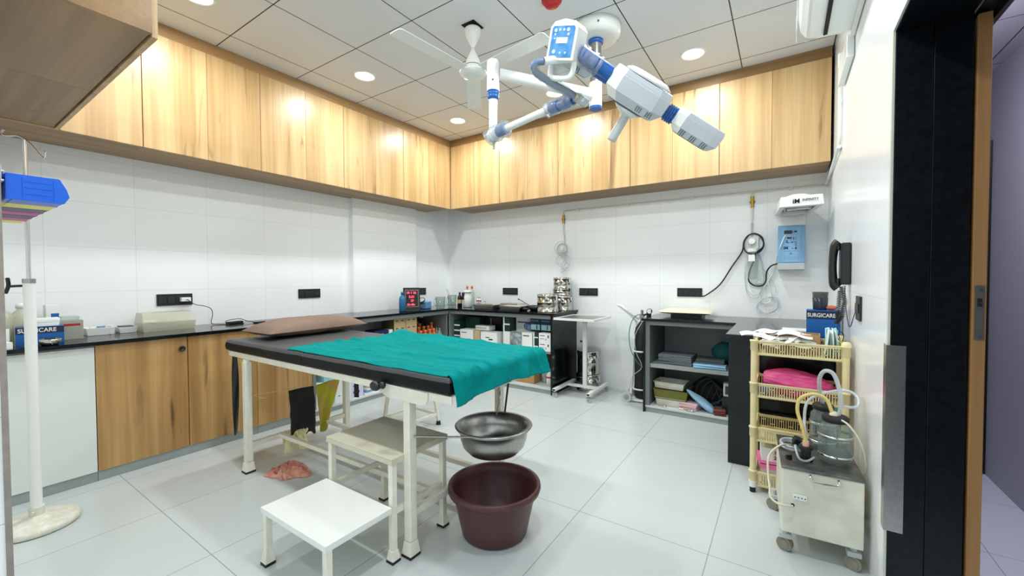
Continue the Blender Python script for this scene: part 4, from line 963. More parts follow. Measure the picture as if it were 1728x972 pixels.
socket('b', (2.118, 0, 1.059), .222, .084, 4, 'black wall socket plate right of the stacked steel drums')
socket('b', (3.183, 0, 1.070), .229, .085, 4, 'black wall socket plate with the black power cable, right part of the back wall')
socket('r', (WX, -1.80, 1.068), .12, .115, 1, 'black switch plate on the right wall below the wall phone')
ch = thing('phone_charger', 'white phone charger with a thin black cable plugged into the left wall socket', 'charger', (.03, -3.075, 1.062))
MB().box((.0135, -3.108, 1.045), (.055, -3.045, 1.077)).build('adapter', m_white, ch, bevel=.004)
MB().tube([(.055, -3.075, 1.06), (.075, -3.07, 1.055), (.085, -3.03, 1.02), (.08, -2.97, 1.005), (.07, -2.92, .98), (.075, -2.91, .93), (.10, -2.93, .865), (.16, -2.90, .854), (.20, -2.84, .8535), (.17, -2.80, .854), (.22, -2.74, .8535)], .0028, 6).build('cable', m_black, ch)
pa = thing('power_adapter', 'black power adapter with a looped lead lying on the left worktop', 'adapter', (.2, -2.78, .85))
MB().cbox((.17, -2.79, .861), (.05, .12, .02), (0, 0, .3)).build('brick', m_black, pa, bevel=.004)
MB().cbox((.26, -2.64, .856), (.05, .09, .01), (0, 0, .5)).build('plug_body', m_black, pa, bevel=.003)
MB().tube([(.165, -2.85, .862), (.12, -2.83, .875), (.13, -2.74, .885), (.19, -2.70, .865), (.25, -2.67, .858)], .0028, 6).build('lead', m_black, pa)

# ------------------------------------------------------------------ wall phone
ph = thing('wall_phone', 'black wall telephone with a coiled cord on the right wall', 'telephone', (4.22, -1.40, 1.12))
MB().box((4.214, -1.485, 1.175), (4.2595, -1.375, 1.405)).build('cradle', m_black, ph, bevel=.008)
q = MB().tube([(4.207, -1.43, 1.158), (4.190, -1.43, 1.178), (4.184, -1.43, 1.23), (4.183, -1.43, 1.285), (4.185, -1.43, 1.34), (4.192, -1.43, 1.39), (4.208, -1.43, 1.410)], lambda t: .019 + .007 * abs(2 * t - 1) ** 2, 16, smooth=5)
for i in range(len(q.v)): x, y, z = q.v[i]; q.v[i] = (x, -1.43 + (y + 1.43) * 1.35, z)
q.build('handset', m_black, ph)
MB().cbox((4.206, -1.43, 1.385), (.014, .055, .04)).build('earpiece', m_black, ph, bevel=.005); MB().cbox((4.206, -1.43, 1.19), (.014, .055, .04)).build('mouthpiece', m_black, ph, bevel=.005)
pts = [V((4.222, -1.44, 1.165)), V((4.235, -1.47, 1.08)), V((4.225, -1.45, 1.0)), V((4.205, -1.42, .955)), V((4.215, -1.40, 1.05)), V((4.22, -1.405, 1.14))]
q = MB(); hel = []
def along(P, t):
    s = t * (len(P) - 1); i = min(int(s), len(P) - 2); return P[i].lerp(P[i + 1], s - i)
nt_ = 46
for i in range(nt_ * 7):
    t = i / (nt_ * 7 - 1); c = along(pts, t); a = 2 * PI * i / 7; hel.append(c + V((.011 * math.cos(a), .011 * math.sin(a), 0)))
q.tube(hel, .0022, 5, smooth=1); q.tube([(4.235, -1.47, 1.17), (4.235, -1.49, 1.08), (4.24, -1.62, .96), (4.248, -1.72, 1.03), (4.25, -1.77, 1.055)], .0022, 6)
q.tube([(4.215, -1.43, .955), (4.20, -1.44, .90), (4.225, -1.46, .86), (4.235, -1.45, .90), (4.21, -1.43, .915), (4.22, -1.44, .87)], .0022, 6)
q.build('coiled_cord', m_black, ph)

# ------------------------------------------------------------------ IV stand and bins at the left edge
iv = thing('iv_stand', 'white and chrome drip stand with a round cast base at the left edge', 'drip stand', (.9, -3.985, 0))
B0 = V((.885, -3.975, .03)); B1 = V((1.0, -3.985, 1.2)); B2 = V((1.035, -3.99, 1.86)); dv = (B1 - B0).normalized()
B2 = B0 + (V((.962, -3.985, 1.88)) - B0); B1 = B0.lerp(B2, .635)
MB().lathe((B0.x, B0.y, 0), [(0, 0), (.145, 0), (.148, .003, 1), (.150, .004), (.152, .022), (.142, .032), (.10, .038), (.04, .05), (.032, .06), (0, .062)], 44).build('base', [mat('chipped_white_cast_iron', (232, 232, 222), .5, nz=.45, scale=30, bump=.4, col2=(196, 184, 150)), m_rubber], iv)
MB().cyl(B0 + V((0, 0, .02)), B0 + V((0, 0, .07)), .028, n=20).cyl(B0 + V((.024, -.014, .05)), B0 + V((.034, -.02, .05)), .007, n=10).build('base_socket', m_enamelold, iv)
MB().cyl(B0 + V((0, 0, .06)), B1, .021, n=24).build('outer_tube', m_white, iv)
MB().cyl(B1, B1 + (B2 - B1).normalized() * .02, .023, n=24).build('clamp_collar', m_steelb, iv)
kb = MB().cyl(B1 + V((0, 0, -.012)), B1 + V((-.035, -.06, -.016)), .006, n=12).build('clamp_screw', m_black, iv)
MB().tube([B1 + V((-.015, -.064, .022)), B1 + V((-.035, -.06, -.012)), B1 + V((-.052, -.068, -.048))], .0075, 10).build('knob', m_black, kb)
MB().cyl(B1, B2, .0085, n=18).build('inner_rod', m_chrome, iv)
hx = (V((.42, -.907, 0))).normalized()
def hp(s, z): return tuple(B2 + V((0.745, 0.667, 0)) * s + V((0, 0, z)))
MB().tube([hp(-.078, .045), hp(-.090, .035), hp(-.083, .018), hp(-.06, .016), hp(-.03, .018), hp(0, .004), hp(.035, -.03), hp(.07, -.075), hp(.082, -.083), hp(.084, -.06), hp(.078, -.045)], .0042, 8).build('hook', m_chrome, iv)

binc = [('bright blue', m_binblue, 'nearest the room'), ('pale yellow', m_yellow, 'second from the room'), ('dark blue', m_bviol, 'behind the pale yellow one'), ('magenta', m_magenta, 'between two dark blue bins'), ('dark blue', m_bviol, 'between two magenta bins'), ('magenta', m_magenta, 'next to last'), ('pale yellow', m_yellow, 'last, by the counter')]
rl = MB().box((1.26, YN + .0005, 1.50), (2.118, YN + .004, 1.545)).box((1.26, YN + .004, 1.526), (2.118, YN + .010, 1.53)).box((1.26, YN + .004, 1.5), (2.118, YN + .0085, 1.504))
tag(rl.build('bin_rail', m_whitep, org=(1.7, YN, 1.52)), 'white louvred rail on the near wall carrying the coloured bins', 'rail')
binlab = ['bright blue plastic storage bin, nearest the camera on the left rail', 'pale yellow storage bin hung right behind the bright blue one', 'dark blue storage bin hung behind the first yellow one', 'magenta storage bin, the upper of the two magenta strips', 'dark blue storage bin hung between the two magenta bins', 'magenta storage bin, the lower of the two magenta strips', 'pale yellow storage bin at the far end of the rail']
for k, (cn, m_, wh) in enumerate(binc):
    x1 = 2.105 - .112 * k; x0 = x1 - .104; y0 = YN + .012; y1 = y0 + .126; z0 = 1.452; z1 = 1.526; t = .003
    q = MB()
    side = lambda x: [(x, y0, z0), (x, y1 - .012, z0), (x, y1, z0 + .022), (x, y1 - .006, z0 + .045), (x, y1 - .02, z1), (x, y0, z1)]
    for xx in (x0, x1 - t):
        s = side(xx) + [(p[0] + t, p[1], p[2]) for p in side(xx)]; n = 6
        q.add(s, [(i, (i + 1) % n, n + (i + 1) % n, n + i) for i in range(n)] + [tuple(range(n))[::-1], tuple(range(n, 2 * n))])
    q.box((x0 + t, y0, z0), (x1 - t, y1 - .014, z0 + t)).box((x0 + t, y0, z0 + t), (x1 - t, y0 + t, z1))
    q.add([(x0 + t, y1 - .015, z0), (x1 - t, y1 - .015, z0), (x1 - t, y1 - .003, z0 + .022), (x0 + t, y1 - .003, z0 + .022), (x0 + t, y1 - .009, z0 + .042), (x1 - t, y1 - .009, z0 + .042)], [(0, 1, 2, 3), (3, 2, 5, 4)])
    for zz in (.018, .036, .054)[:3 if k == 0 else 0]: q.box((x1, y0 + .035, z0 + zz), (x1 + .0015, y0 + .09, z0 + zz + .002))
    if k == 0: q.box((x1, y0 + .03, z0 + .006), (x1 + .0015, y0 + .0315, z1 - .008)).box((x1, y0 + .092, z0 + .006), (x1 + .0015, y0 + .0935, z1 - .008))
    q.box((x0 + .015, y0 - .004, z1 - .012), (x1 - .015, y0, z1 - .002)).box((x0 + .012, y0 + .01, z0 - .002), (x1 - .012, y0 + .013, z0))
    tag(q.build('storage_bin', m_, org=(x0, y0, z0), bevel=.0008, seg=1), binlab[k], 'storage bin', 'coloured bins on the near wall rail')

# ------------------------------------------------------------------ generic props
def carton(c, size, rz, m, label, name='carton', strip=None, group=None, cat='box', bevel=.001, lab=None):
    q = MB(); h = [s / 2 for s in size]; M_ = Matrix.Translation((c[0], c[1], c[2] + h[2])) @ Matrix.Rotation(rz, 4, 'Z')
    q.box((-h[0], -h[1], -h[2]), (h[0], h[1], h[2]), 0, M_)
    mats = [m]
    if strip:
        for (face, a0, b0, a1, b1, mm) in strip:
            if mm not in mats: mats.append(mm)
            k = mats.index(mm); e = .0006
            if face == 'f': q.box((-h[0] + size[0] * a0, -h[1] - e, -h[2] + size[2] * b0), (-h[0] + size[0] * a1, -h[1], -h[2] + size[2] * b1), k, M_)
            elif face == 'r': q.box((h[0], -h[1] + size[1] * a0, -h[2] + size[2] * b0), (h[0] + e, -h[1] + size[1] * a1, -h[2] + size[2] * b1), k, M_)
            elif face == 't': q.box((-h[0] + size[0] * a0, -h[1] + size[1] * b0, h[2]), (-h[0] + size[0] * a1, -h[1] + size[1] * b1, h[2] + e), k, M_)
    o = q.build(name, mats, org=c); return tag(o, label, cat, group)
def bottle(c, r, h, m, cap, label, group=None, neck=.35, cat='bottle', lab=None, labz=(.2, .6), n=20, sy=1.):
    root = thing('bottle', label, cat, c, group)
    q = MB().lathe(c, [(0, 0), (r * .9, 0), (r, h * .03), (r, h * .62), (r * .85, h * .72), (r * neck, h * .82), (r * neck, h * .88), (0, h * .885)], n, sy=sy); q.build('body', m, root)
    MB().lathe((c[0], c[1], c[2] + h * .86), [(0, 0), (r * neck * 1.25, 0), (r * neck * 1.25, h * .12), (0, h * .14)], n).build('cap', cap, root)
    if lab: MB().lathe(c, [(r + .0008, h * labz[0]), (r + .0008, h * labz[1])], n, sy=sy).build('paper_label', lab, root)
    return root
def drum(c, r, h, label, group='steel dressing drums', scale=None):
    root = thing('steel_drum', label, 'steel drum', c, group)
    MB().lathe(c, [(0, 0), (r * 1.03, 0), (r * 1.03, .008), (r, .010), (r, h * .48), (r * 1.02, h * .49), (r * 1.02, h * .53), (r, h * .54), (r, h * .84), (0, h * .84)], 40).build('body', m_steel, root)
    MB().lathe((c[0], c[1], c[2] + h * .80), [(r * 1.025, 0), (r * 1.035, .004), (r * 1.035, h * .13), (r * 1.0, h * .155), (r * .9, h * .165), (r * .85, h * .155), (0, h * .155)], 40).build('lid', m_steel, root)
    for a in (-1.2, -.2, 2.2):
        q = MB(); ca, sa = math.cos(a), math.sin(a)
        q.cbox((c[0] + ca * r * 1.05, c[1] + sa * r * 1.05, c[2] + h * .78), (.006, .022, .04), (0, 0, a)); q.build('latch', m_chrome, root)
    return root
# ------------------------------------------------------------------ things on the left worktop
z = ZC + .0005
cid = [0]
bottle((.30, -4.02, z), .052, .25, m_milky, m_whitep, 'tall translucent fluid bottle at the very left of the worktop', 'translucent fluid bottles', cat='bottle')
bottle((.20, -3.93, z), .048, .235, m_milky, m_whitep, 'translucent fluid bottle behind the blue glove box', 'translucent fluid bottles')
bottle((.40, -4.04, z), .045, .17, m_clear, m_whitep, 'shorter clear bottle with a printed label at the left end', 'translucent fluid bottles', lab=m_paper)
carton((.49, -4.03, z), (.07, .06, .035), .1, m_paper, 'small white box at the front edge of the left worktop')
cb = carton((.34, -3.875, z), (.12, .185, .10), -.12, m_bluebox, 'blue glove box with white lettering behind the drip stand', strip=[('r', 0, .62, 1, 1, m_navy)], lab=1)
Rz = Matrix.Rotation(-.12, 3, 'Z'); rr_ = Rz @ V((0, 1, 0)); fn = Rz @ V((1, 0, 0))
lettering('SURGICARE', .032, V((.34, -3.875, z + .07)) + fn * .0615 - rr_ * .084, rr_, (0, 0, 1), m_white, cb, bold=.0006, sx=.86)
for k in range(4):
    carton((.335, -3.865, z + .1006 + .011 * k), (.10 - .006 * (k % 2), .13, .0105), -.12 + .03 * k, m_paper if k % 2 else m_whitep, ['pale booklet lying directly on the blue glove box', 'second booklet of the stack on the blue glove box', 'third booklet of the stack on the blue glove box', 'top booklet of the stack on the blue glove box'][k], name='booklet', group='booklets on the blue glove box', cat='booklet')
carton((.23, -3.735, z), (.10, .105, .115), -.1, m_silver, 'grey-green carton with a red stripe beside the blue glove box', strip=[('r', .12, .72, .88, .84, m_red)])
q = MB().box((.16, -3.775, z + .1158), (.26, -3.70, z + .14)); tag(q.build('sterile_pack', m_clear, org=(.2, -3.73, z + .1158)), 'clear plastic pack lying on the grey-green carton', 'pack')
q = MB().box((.0145, -3.80, z), (.019, -3.73, z + .22), 0); carton((.105, -3.79, z), (.05, .07, .21), .1, m_paper, 'upright white dispenser box with a blue mark against the wall', strip=[('r', .3, .6, .8, .75, m_bluebox)])
def tray(x0, y0, x1, y1, h, m, label, fl=.008, name='tray', cat='tray'):
    q = MB(); t = .002
    a = [(x0 + fl, y0 + fl, z), (x1 - fl, y0 + fl, z), (x1 - fl, y1 - fl, z), (x0 + fl, y1 - fl, z)]
    b_ = [(x0, y0, z + h), (x1, y0, z + h), (x1, y1, z + h), (x0, y1, z + h)]
    c_ = [(x0 + t * 2, y0 + t * 2, z + h), (x1 - t * 2, y0 + t * 2, z + h), (x1 - t * 2, y1 - t * 2, z + h), (x0 + t * 2, y1 - t * 2, z + h)]
    d_ = [(x0 + fl + t, y0 + fl + t, z + t), (x1 - fl - t, y0 + fl + t, z + t), (x1 - fl - t, y1 - fl - t, z + t), (x0 + fl + t, y1 - fl - t, z + t)]
    vs = a + b_ + c_ + d_; fs = [(3, 2, 1, 0)]
    for l in (0, 4, 8): fs += [(l + i, l + (i + 1) % 4, l + 4 + (i + 1) % 4, l + 4 + i) for i in range(4)]
    fs += [(12, 13, 14, 15)]
    q.add(vs, fs); return tag(q.build(name, m, org=(x0, y0, z), bevel=.0015), label, cat)
tray(.06, -3.66, .19, -3.52, .05, m_white, 'white plastic tray with small packs next to the grey-green carton')
for k in range(3): carton((.10 + .03 * k, -3.60 + .03 * k, z + .0025), (.03, .05, .05 + .004 * k), .5 * k, [m_paper, m_bpblue, m_whitep][k], ['small white pack standing in the white tray', 'small pale blue pack standing in the white tray', 'small ivory pack standing at the right of the white tray'][k], name='swab_pack', cat='pack')
tray(.05, -3.50, .18, -3.40, .042, m_whitep, 'small white tray between the larger tray and the plastic case')
q = MB().prism([(.07, -3.485), (.16, -3.48), (.165, -3.42), (.08, -3.415)], z + .0028, z + .046); tag(q.build('pouch', m_black, org=(.1, -3.45, z + .003)), 'black pouch sticking out of the small white tray', 'pouch')
# translucent case
tc = thing('plastic_case', 'long translucent plastic case with white swabs on the left worktop', 'case', (.16, -3.22, z))
q = MB(); x0, x1, y0, y1 = .07, .255, -3.395, -3.085
vs = []
for s, zz in ((.008, 0), (0, .055), (0, .062)): vs += [(x0 + s, y0 + s, z + zz), (x1 - s, y0 + s, z + zz), (x1 - s, y1 - s, z + zz), (x0 + s, y1 - s, z + zz)]
q.add(vs, [(3, 2, 1, 0)] + [(l + i, l + (i + 1) % 4, l + 4 + (i + 1) % 4, l + 4 + i) for l in (0, 4) for i in range(4)]); q.build('case_body', m_milky, tc)
q = MB(); vs = [(x0, y0, z + .063), (x1, y0, z + .063), (x1, y1, z + .063), (x0, y1, z + .063), (x0 + .01, y0 + .01, z + .13), (x1 - .05, y0 + .01, z + .13), (x1 - .05, y1 - .01, z + .13), (x0 + .01, y1 - .01, z + .13)]
q.add(vs, [(i, (i + 1) % 4, 4 + (i + 1) % 4, 4 + i) for i in range(4)] + [(4, 5, 6, 7)]); q.build('case_lid', m_milky, tc, bevel=.004)
for k, (yy_, xx_) in enumerate(((-3.345, .14), (-3.315, .17), (-3.12, .15), (-3.15, .19))):
    q = MB().sph((xx_, yy_, z + (.062 if k < 2 else .03)), .02, 12, sc=(1, 1.1, .7)); tag(q.build('cotton_swab', m_paper, org=(xx_, yy_, z + .05)), ['white cotton ball at the left in the translucent case', 'white cotton ball beside the leftmost one in the case', 'white cotton ball at the right in the translucent case', 'low white cotton ball near the right end of the case'][k], 'cotton ball', 'cotton balls in the plastic case')
q = MB().box((.09, -3.30, z + .060), (.235, -3.10, z + .0615)); tag(q.build('inner_tray', m_clear, org=(.15, -3.2, z + .06)), 'clear insert tray inside the translucent case', 'tray')
# small wire basket behind the drip stand
q = MB().lathe((.50, -3.86, z), [(0, 0), (.032, 0), (.04, .01), (.046, .035), (.044, .036), (.038, .012), (.03, .003), (0, .003)], 20); tag(q.build('kidney_dish', m_steel, org=(.5, -3.86, z)), 'small steel bowl in front of the blue glove box', 'bowl')
q = MB().tube([(.46, -3.94, z + .004), (.50, -3.95, z + .006), (.53, -3.90, z + .004), (.49, -3.91, z + .008), (.52, -3.97, z + .004)], .0035, 6); tag(q.build('cable', m_black, org=(.5, -3.93, z)), 'coiled black lead on the worktop beside the small steel bowl', 'cable')

# ------------------------------------------------------------------ things in the corner of the worktop
bottle((.40, -1.20, z), .038, .22, m_bluebottle, m_bluebottle, 'blue bottle left of the digital clock')
ck = thing('digital_clock', 'black digital clock with red figures leaning at the end of the left worktop', 'clock', (.36, -1.03, z))
MC = Matrix.Translation((.38, -1.035, z + .004)) @ Matrix.Rotation(math.radians(58), 4, 'Z') @ Matrix.Rotation(math.radians(-8), 4, 'X')
MB().box((-.095, 0, 0), (.095, .028, .26), 0, MC).build('casing', m_black, ck, bevel=.004)
MB().box((-.075, -.0006, .035), (.075, -.0002, .232), 0, MC).build('bezel', m_silver, ck)
MB().box((-.071, -.0014, .039), (.071, -.0008, .228), 0, MC).build('display', m_screen, ck)
rt_ = MC.to_3x3() @ V((1, 0, 0)); ut_ = MC.to_3x3() @ V((0, 0, 1))
for s, x, zz, sz in (('10 1 26', -.062, .188, .036), ('5:31', -.036, .140, .038), ('27', -.014, .096, .034), ('26-48c', -.058, .052, .032)):
    lettering(s, sz, MC @ V((x, -.002, zz)), rt_, ut_, m_led, ck, bold=.0008, name='clock_figures')
bp = thing('blood_pressure_monitor', 'pale blue blood pressure monitor with a black tube behind the digital clock', 'monitor', (.33, -.80, z))
MB().cbox((.32, -.77, z + .045), (.10, .13, .09), (0, 0, .25)).build('casing', m_bpblue, bp, bevel=.01)
q = MB()
for k in range(3): q.tube([(.36 + .045 * math.cos(a), -.88 + .045 * math.sin(a), z + .01 + .035 * k + .03 * (1 + math.sin(a + k))) for a in [2 * PI * i / 10 for i in range(10)]], .004, 6, closed=True, smooth=3)
q.build('air_tube', m_black, bp)
def jug(c, r, h, label):
    root = thing('measuring_jug', label, 'jug', c, 'clear plastic jugs in the corner')
    MB().lathe(c, [(0, 0), (r * .8, 0), (r * .84, .01), (r, h), (r * 1.05, h + .004), (r * .97, h), (r * .8, .012), (0, .006)], 28).build('body', m_clear, root)
    MB().tube([(c[0], c[1] - r * .93, c[2] + h * .85), (c[0], c[1] - r * 1.6, c[2] + h * .8), (c[0], c[1] - r * 1.6, c[2] + h * .3), (c[0], c[1] - r * .84, c[2] + h * .22)], .006, 8).build('handle', m_clear, root)
    return root
jug((.36, -.55, z), .065, .135, 'clear jug, the left one in the worktop corner')
jug((.42, -.40, z), .06, .15, 'clear jug holding steel instruments in the worktop corner')
for k in range(4):
    a = .6 * k - .8; q = MB().cyl((.42 + .01 * k, -.40, z + .012), (.42 - .04 * math.cos(a) - .015, -.40 + .06 * math.sin(a), z + .21 - .012 * k), .0032, n=8)
    if k < 2: q.tube([(.42 - .04 * math.cos(a) - .015 + .012 * math.cos(t), -.40 + .06 * math.sin(a), z + .222 - .012 * k + .012 * math.sin(t)) for t in [2 * PI * i / 8 for i in range(8)]], .0022, 6, closed=True, smooth=2)
    tag(q.build('forceps', m_chrome, org=(.42, -.4, z)), 'steel instrument standing in the clear jug in the corner', 'instrument', 'instruments in the clear jug')
bottle((.49, -.33, z), .03, .19, mat('dark_brown_glass', (34, 20, 14), .15), m_black, 'dark brown bottle with a cream label in the worktop corner', lab=m_cardd, labz=(.25, .5))
bottle((.535, -.27, z), .030, .20, m_lime, m_lime, 'lime green bottle behind the white canister')
bottle((.500, -.19, z), .032, .27, m_clear, m_orangecap, 'clear bottle with an orange cap behind the white canister, left one', 'clear bottles with orange caps')
bottle((.572, -.18, z), .032, .27, m_clear, m_orangecap, 'clear bottle with an orange cap behind the white canister, right one', 'clear bottles with orange caps')
wb = bottle((.60, -.31, z), .056, .215, m_white, m_white, 'white canister with a black label at the corner of the worktop', neck=.88)
MB().box((.555, -.366, z + .095), (.592, -.353, z + .185)).build('dark_label', m_black, wb)
carton((.735, -.25, z), (.11, .09, .05), .1, m_clear, 'low clear box right of the white canister')
for k, (x, y, zz, c_) in enumerate(((.72, -.25, .051, 0), (.755, -.25, .051, 1), (.735, -.26, .083, 2), (.80, -.22, .0, 3), (.83, -.23, .0, 4))):
    bottle((x, y, z + zz), .016, .075 if k != 2 else .06, m_whitep, m_red, ['tiny red-capped vial on the clear box, left', 'tiny red-capped vial on the clear box, right', 'tiny vial lying on top of the clear box', 'tiny red-capped vial right of the clear box', 'rightmost tiny red-capped vial by the clear box'][k], 'tiny red-capped vials', lab=m_red, labz=(.3, .5), n=12)  if k != 2 else None
def steel_tray(c, sx, sy, h, rz, label):
    root = thing('instrument_tray', label, 'tray', c, 'covered steel instrument trays')
    M_ = Matrix.Translation(c) @ Matrix.Rotation(rz, 4, 'Z')
    def rect(s, zz): return [(sx / 2 * s, sy / 2 * s, zz), (-sx / 2 * s, sy / 2 * s, zz), (-sx / 2 * s, -sy / 2 * s, zz), (sx / 2 * s, -sy / 2 * s, zz)]
    q = MB(); lay = [rect(.90, 0), rect(.97, h * .7)]; vs = [p for l in lay for p in l]
    q.add(vs, [(0, 1, 2, 3)] + [(i, 4 + i, 4 + (i + 1) % 4, (i + 1) % 4) for i in range(4)] + [(7, 6, 5, 4)], 0, False, M_); q.build('body', m_steel, root, bevel=.004)
    q = MB(); lay = [rect(1.02, h * .62), rect(1.02, h * .85), rect(.97, h), rect(.94, h * .985)]; vs = [p for l in lay for p in l]
    q.add(vs, [(l + i, l + 4 + i, l + 4 + (i + 1) % 4, l + (i + 1) % 4) for l in (0, 4, 8) for i in range(4)] + [(15, 14, 13, 12)], 0, False, M_); q.build('lid', m_steel, root, bevel=.003)
    return root
steel_tray((.99, -.40, z), .29, .20, .06, .05, 'covered steel instrument tray, the left one on the back worktop')
steel_tray((1.235, -.22, z), .26, .18, .068, -.05, 'covered steel instrument tray, the middle one, further back')
steel_tray((1.39, -.43, z), .27, .20, .06, .03, 'covered steel instrument tray, the right one beside the dark bowl')
q = MB().lathe((1.60, -.30, z), [(0, 0), (.06, 0), (.085, .02), (.095, .05), (.098, .051), (.088, .018), (.06, .004), (0, .004)], 30)
tag(q.build('bowl', m_smoke, org=(1.6, -.3, z)), 'dark bowl between the instrument trays and the steel drums', 'bowl')
q = MB().cyl((1.60, -.33, z + .022), (1.42, -.36, z + .12), .004, n=8).cyl((1.42, -.36, z + .12), (1.40, -.365, z + .125), .007, n=8)
tag(q.build('cheatle_forceps', m_black, org=(1.5, -.33, z + .03)), 'long dark forceps leaning out of the dark bowl', 'instrument')
for k, (x, y, t_) in enumerate(((1.21, -.40, .0), (1.545, -.44, .4))):
    q = MB().sph((x, y, z + .02), .045, 12, sc=(1.1, .8, .42)); tag(q.build('rubber_bulb', m_rubber, org=(x, y, z)), ['black pouch between the left and right instrument trays', 'black pouch between the right tray and the steel drums'][k], 'pouch')
drum((1.805, -.39, z), .115, .20, 'big steel dressing drum at the front corner of the back worktop')
drum((1.86, -.125, z), .105, .175, 'steel dressing drum at the bottom of the stack behind the big one')
drum((1.845, -.13, z + .172), .100, .075, 'flat steel drum in the middle of the stack on the worktop')
drum((1.85, -.13, z + .2465), .098, .13, 'steel dressing drum on top of the stack on the worktop')

# ------------------------------------------------------------------ shelves of the left open unit
zs = .4455; zb_ = .062
P_ = lambda face, c: [(face, .1, .55, .9, .85, c)]
for k in range(3):
    carton((.42, -1.75 + .001 * k, zs + .072 * k), (.14, .12, .07), .04 * k, [m_card, m_paper, m_card][k], ['brown carton at the bottom of the pile beside the purple box', 'white carton in the middle of the pile beside the purple box', 'brown carton on top of the pile beside the purple box'][k], strip=P_('r', m_print))
carton((.40, -1.55, zs), (.16, .17, .235), .0, m_navybox, 'dark blue printed box on the upper shelf, left of the beige cartons', strip=[('r', .1, .3, .35, .8, m_bpblue), ('r', .5, .2, .6, .85, m_paper), ('r', .75, .25, .82, .8, m_paper)])
carton((.42, -1.425, zs), (.10, .05, .23), 0, m_paper, 'narrow white box between the dark blue box and the beige cartons')
for k in range(4):
    for j in range(2):
        if k == 3 and j == 0: pass
        q = carton((.38, -1.31 + .165 * j, zs + .083 * k), (.20, .16, .082), 0, m_cardd, ['lowest', 'second', 'third', 'topmost'][k] + ' beige carton of the ' + ['left', 'right'][j] + ' stack under the worktop', strip=[('r', .15, .72, .35, .84, m_black), ('r', .62, .72, .85, .84, m_black), ('f', 0, 0, 1, 1, m_olive)], group='beige cartons under the left worktop')
def amber(c, label):
    r_ = bottle(c, .036, .17, m_amber, m_ambercap, label, 'amber bottles under the worktop', neck=.42, lab=None, n=16); return r_
ab = None
pos = [(.46, -.985), (.45, -.905), (.44, -.82), (.43, -.745), (.37, -1.0), (.36, -.92), (.36, -.84), (.35, -.76), (.28, -.99), (.28, -.90), (.27, -.82), (.20, -.96), (.20, -.87), (.19, -.79), (.34, -.69)]
for k, (x, y) in enumerate(pos):
    hgt = [.16, .16, .16, .16, .19, .19, .19, .19, .215, .215, .215, .23, .23, .23, .22][k]
    if k == 0: ab = amber((x, y, zs), 'amber plastic bottle in the crowd under the corner of the worktop'); 
    else: dup(ab, (x, y, zs), 0, scale=(1, 1, hgt / .16))
for k, y in enumerate((-.905, -.82, -.745)):
    MB().cyl((.485 - .01 * k, y, zs + .055), (.488 - .01 * k, y, zs + .055), .018, n=20).box((.486 - .01 * k, y - .017, zs + .01), (.488 - .01 * k, y + .017, zs + .03), 1) if False else None
bottle((.47, -.685, zs), .028, .17, m_milky, m_milky, 'small translucent bottle right of the amber ones, left of the pair', 'small translucent bottles')
bottle((.49, -.655, zs), .0, .17, m_milky, m_milky, 'x') if False else None
bottle((.40, -.665, zs), .028, .17, m_milky, m_milky, 'small translucent bottle right of the amber ones, against the side panel', 'small translucent bottles')
bottle((.17, -.69, zs), .05, .32, m_rubber, m_whitep, 'tall black bottle with a white cap behind the amber ones')
# bottom shelf left unit
carton((.38, -2.22, zb_), (.24, .14, .22), 0, m_paper, 'white carton at the left end of the bottom shelf, by the oak cabinet')
carton((.42, -2.14, zb_ + .2205), (.16, .2, .05), .2, m_aqua, 'aqua pack lying on the white carton behind the hanging cloth', cat='pack', name='wrapped_pack')
carton((.40, -2.04, zb_), (.24, .17, .21), .05, m_whitep, 'big white carton behind the green and yellow cloth', strip=[('r', .2, .3, .3, .34, m_print)])
carton((.40, -1.87, zb_), (.2, .14, .22), 0, mat('pale_lilac_card', (206, 204, 224), .5), 'pale lilac carton near the middle of the bottom shelf', strip=[('r', .2, .2, .7, .3, m_print), ('r', .2, .5, .5, .56, m_print)])
for k in range(4):
    carton((.40, -1.70, zb_ + .022 * k), (.22, .17 - .01 * k, .021), .06 * k, [m_paper, m_bpblue, m_paper, m_cardd][k], ['white folder at the bottom of the pile on the low shelf', 'pale blue folder in the pile on the low shelf', 'upper white folder in the pile on the low shelf', 'beige folder on top of the pile on the low shelf'][k], name='folder', cat='folder')
carton((.43, -1.545, zb_), (.14, .06, .10), 0, m_green, 'small dark green box on the bottom shelf right of the folders', strip=[('t', .2, .2, .8, .5, m_paper)])
carton((.40, -1.40, zb_), (.2, .18, .07), 0, m_paper, 'flat white box right of the small dark green box')
carton((.22, -2.0, zs), (.3, .5, .16), 0, m_black, 'long black case on the upper shelf above the white cartons', name='case', cat='case')

# ------------------------------------------------------------------ shelves of the back open unit
def gl(x, y, w_, d_, h_, zz, m_, label, strip=None, rz=0.): return carton((x, y, zz), (w_, d_, h_), rz, m_, label, strip=strip)
for k in range(4):
    gl(.615, -.46, .09, .14, .062, zs + .0635 * k, m_green, ['lowest green and white striped box beside the corner', 'second green and white striped box beside the corner', 'third green and white striped box beside the corner', 'topmost green and white striped box beside the corner'][k], [('f', 0, .0, 1, .25, m_paper)])
gl(.78, -.3, .22, .26, .30, zs, m_green, 'large dark green box standing at the back of the upper shelf')
gl(.80, -.50, .20, .14, .16, zs, m_paper, 'white carton at the front left of the upper shelf', [('f', .1, .75, .5, .8, m_print)])
gl(.955, -.50, .09, .14, .155, zs, m_cardd, 'small beige carton right of the front white carton')
gl(1.13, -.50, .23, .14, .15, zs, m_paper, 'wide white carton with a dark squiggle on the upper shelf', [('f', .3, .55, .55, .62, m_green), ('f', .5, .4, .75, .5, m_green)])
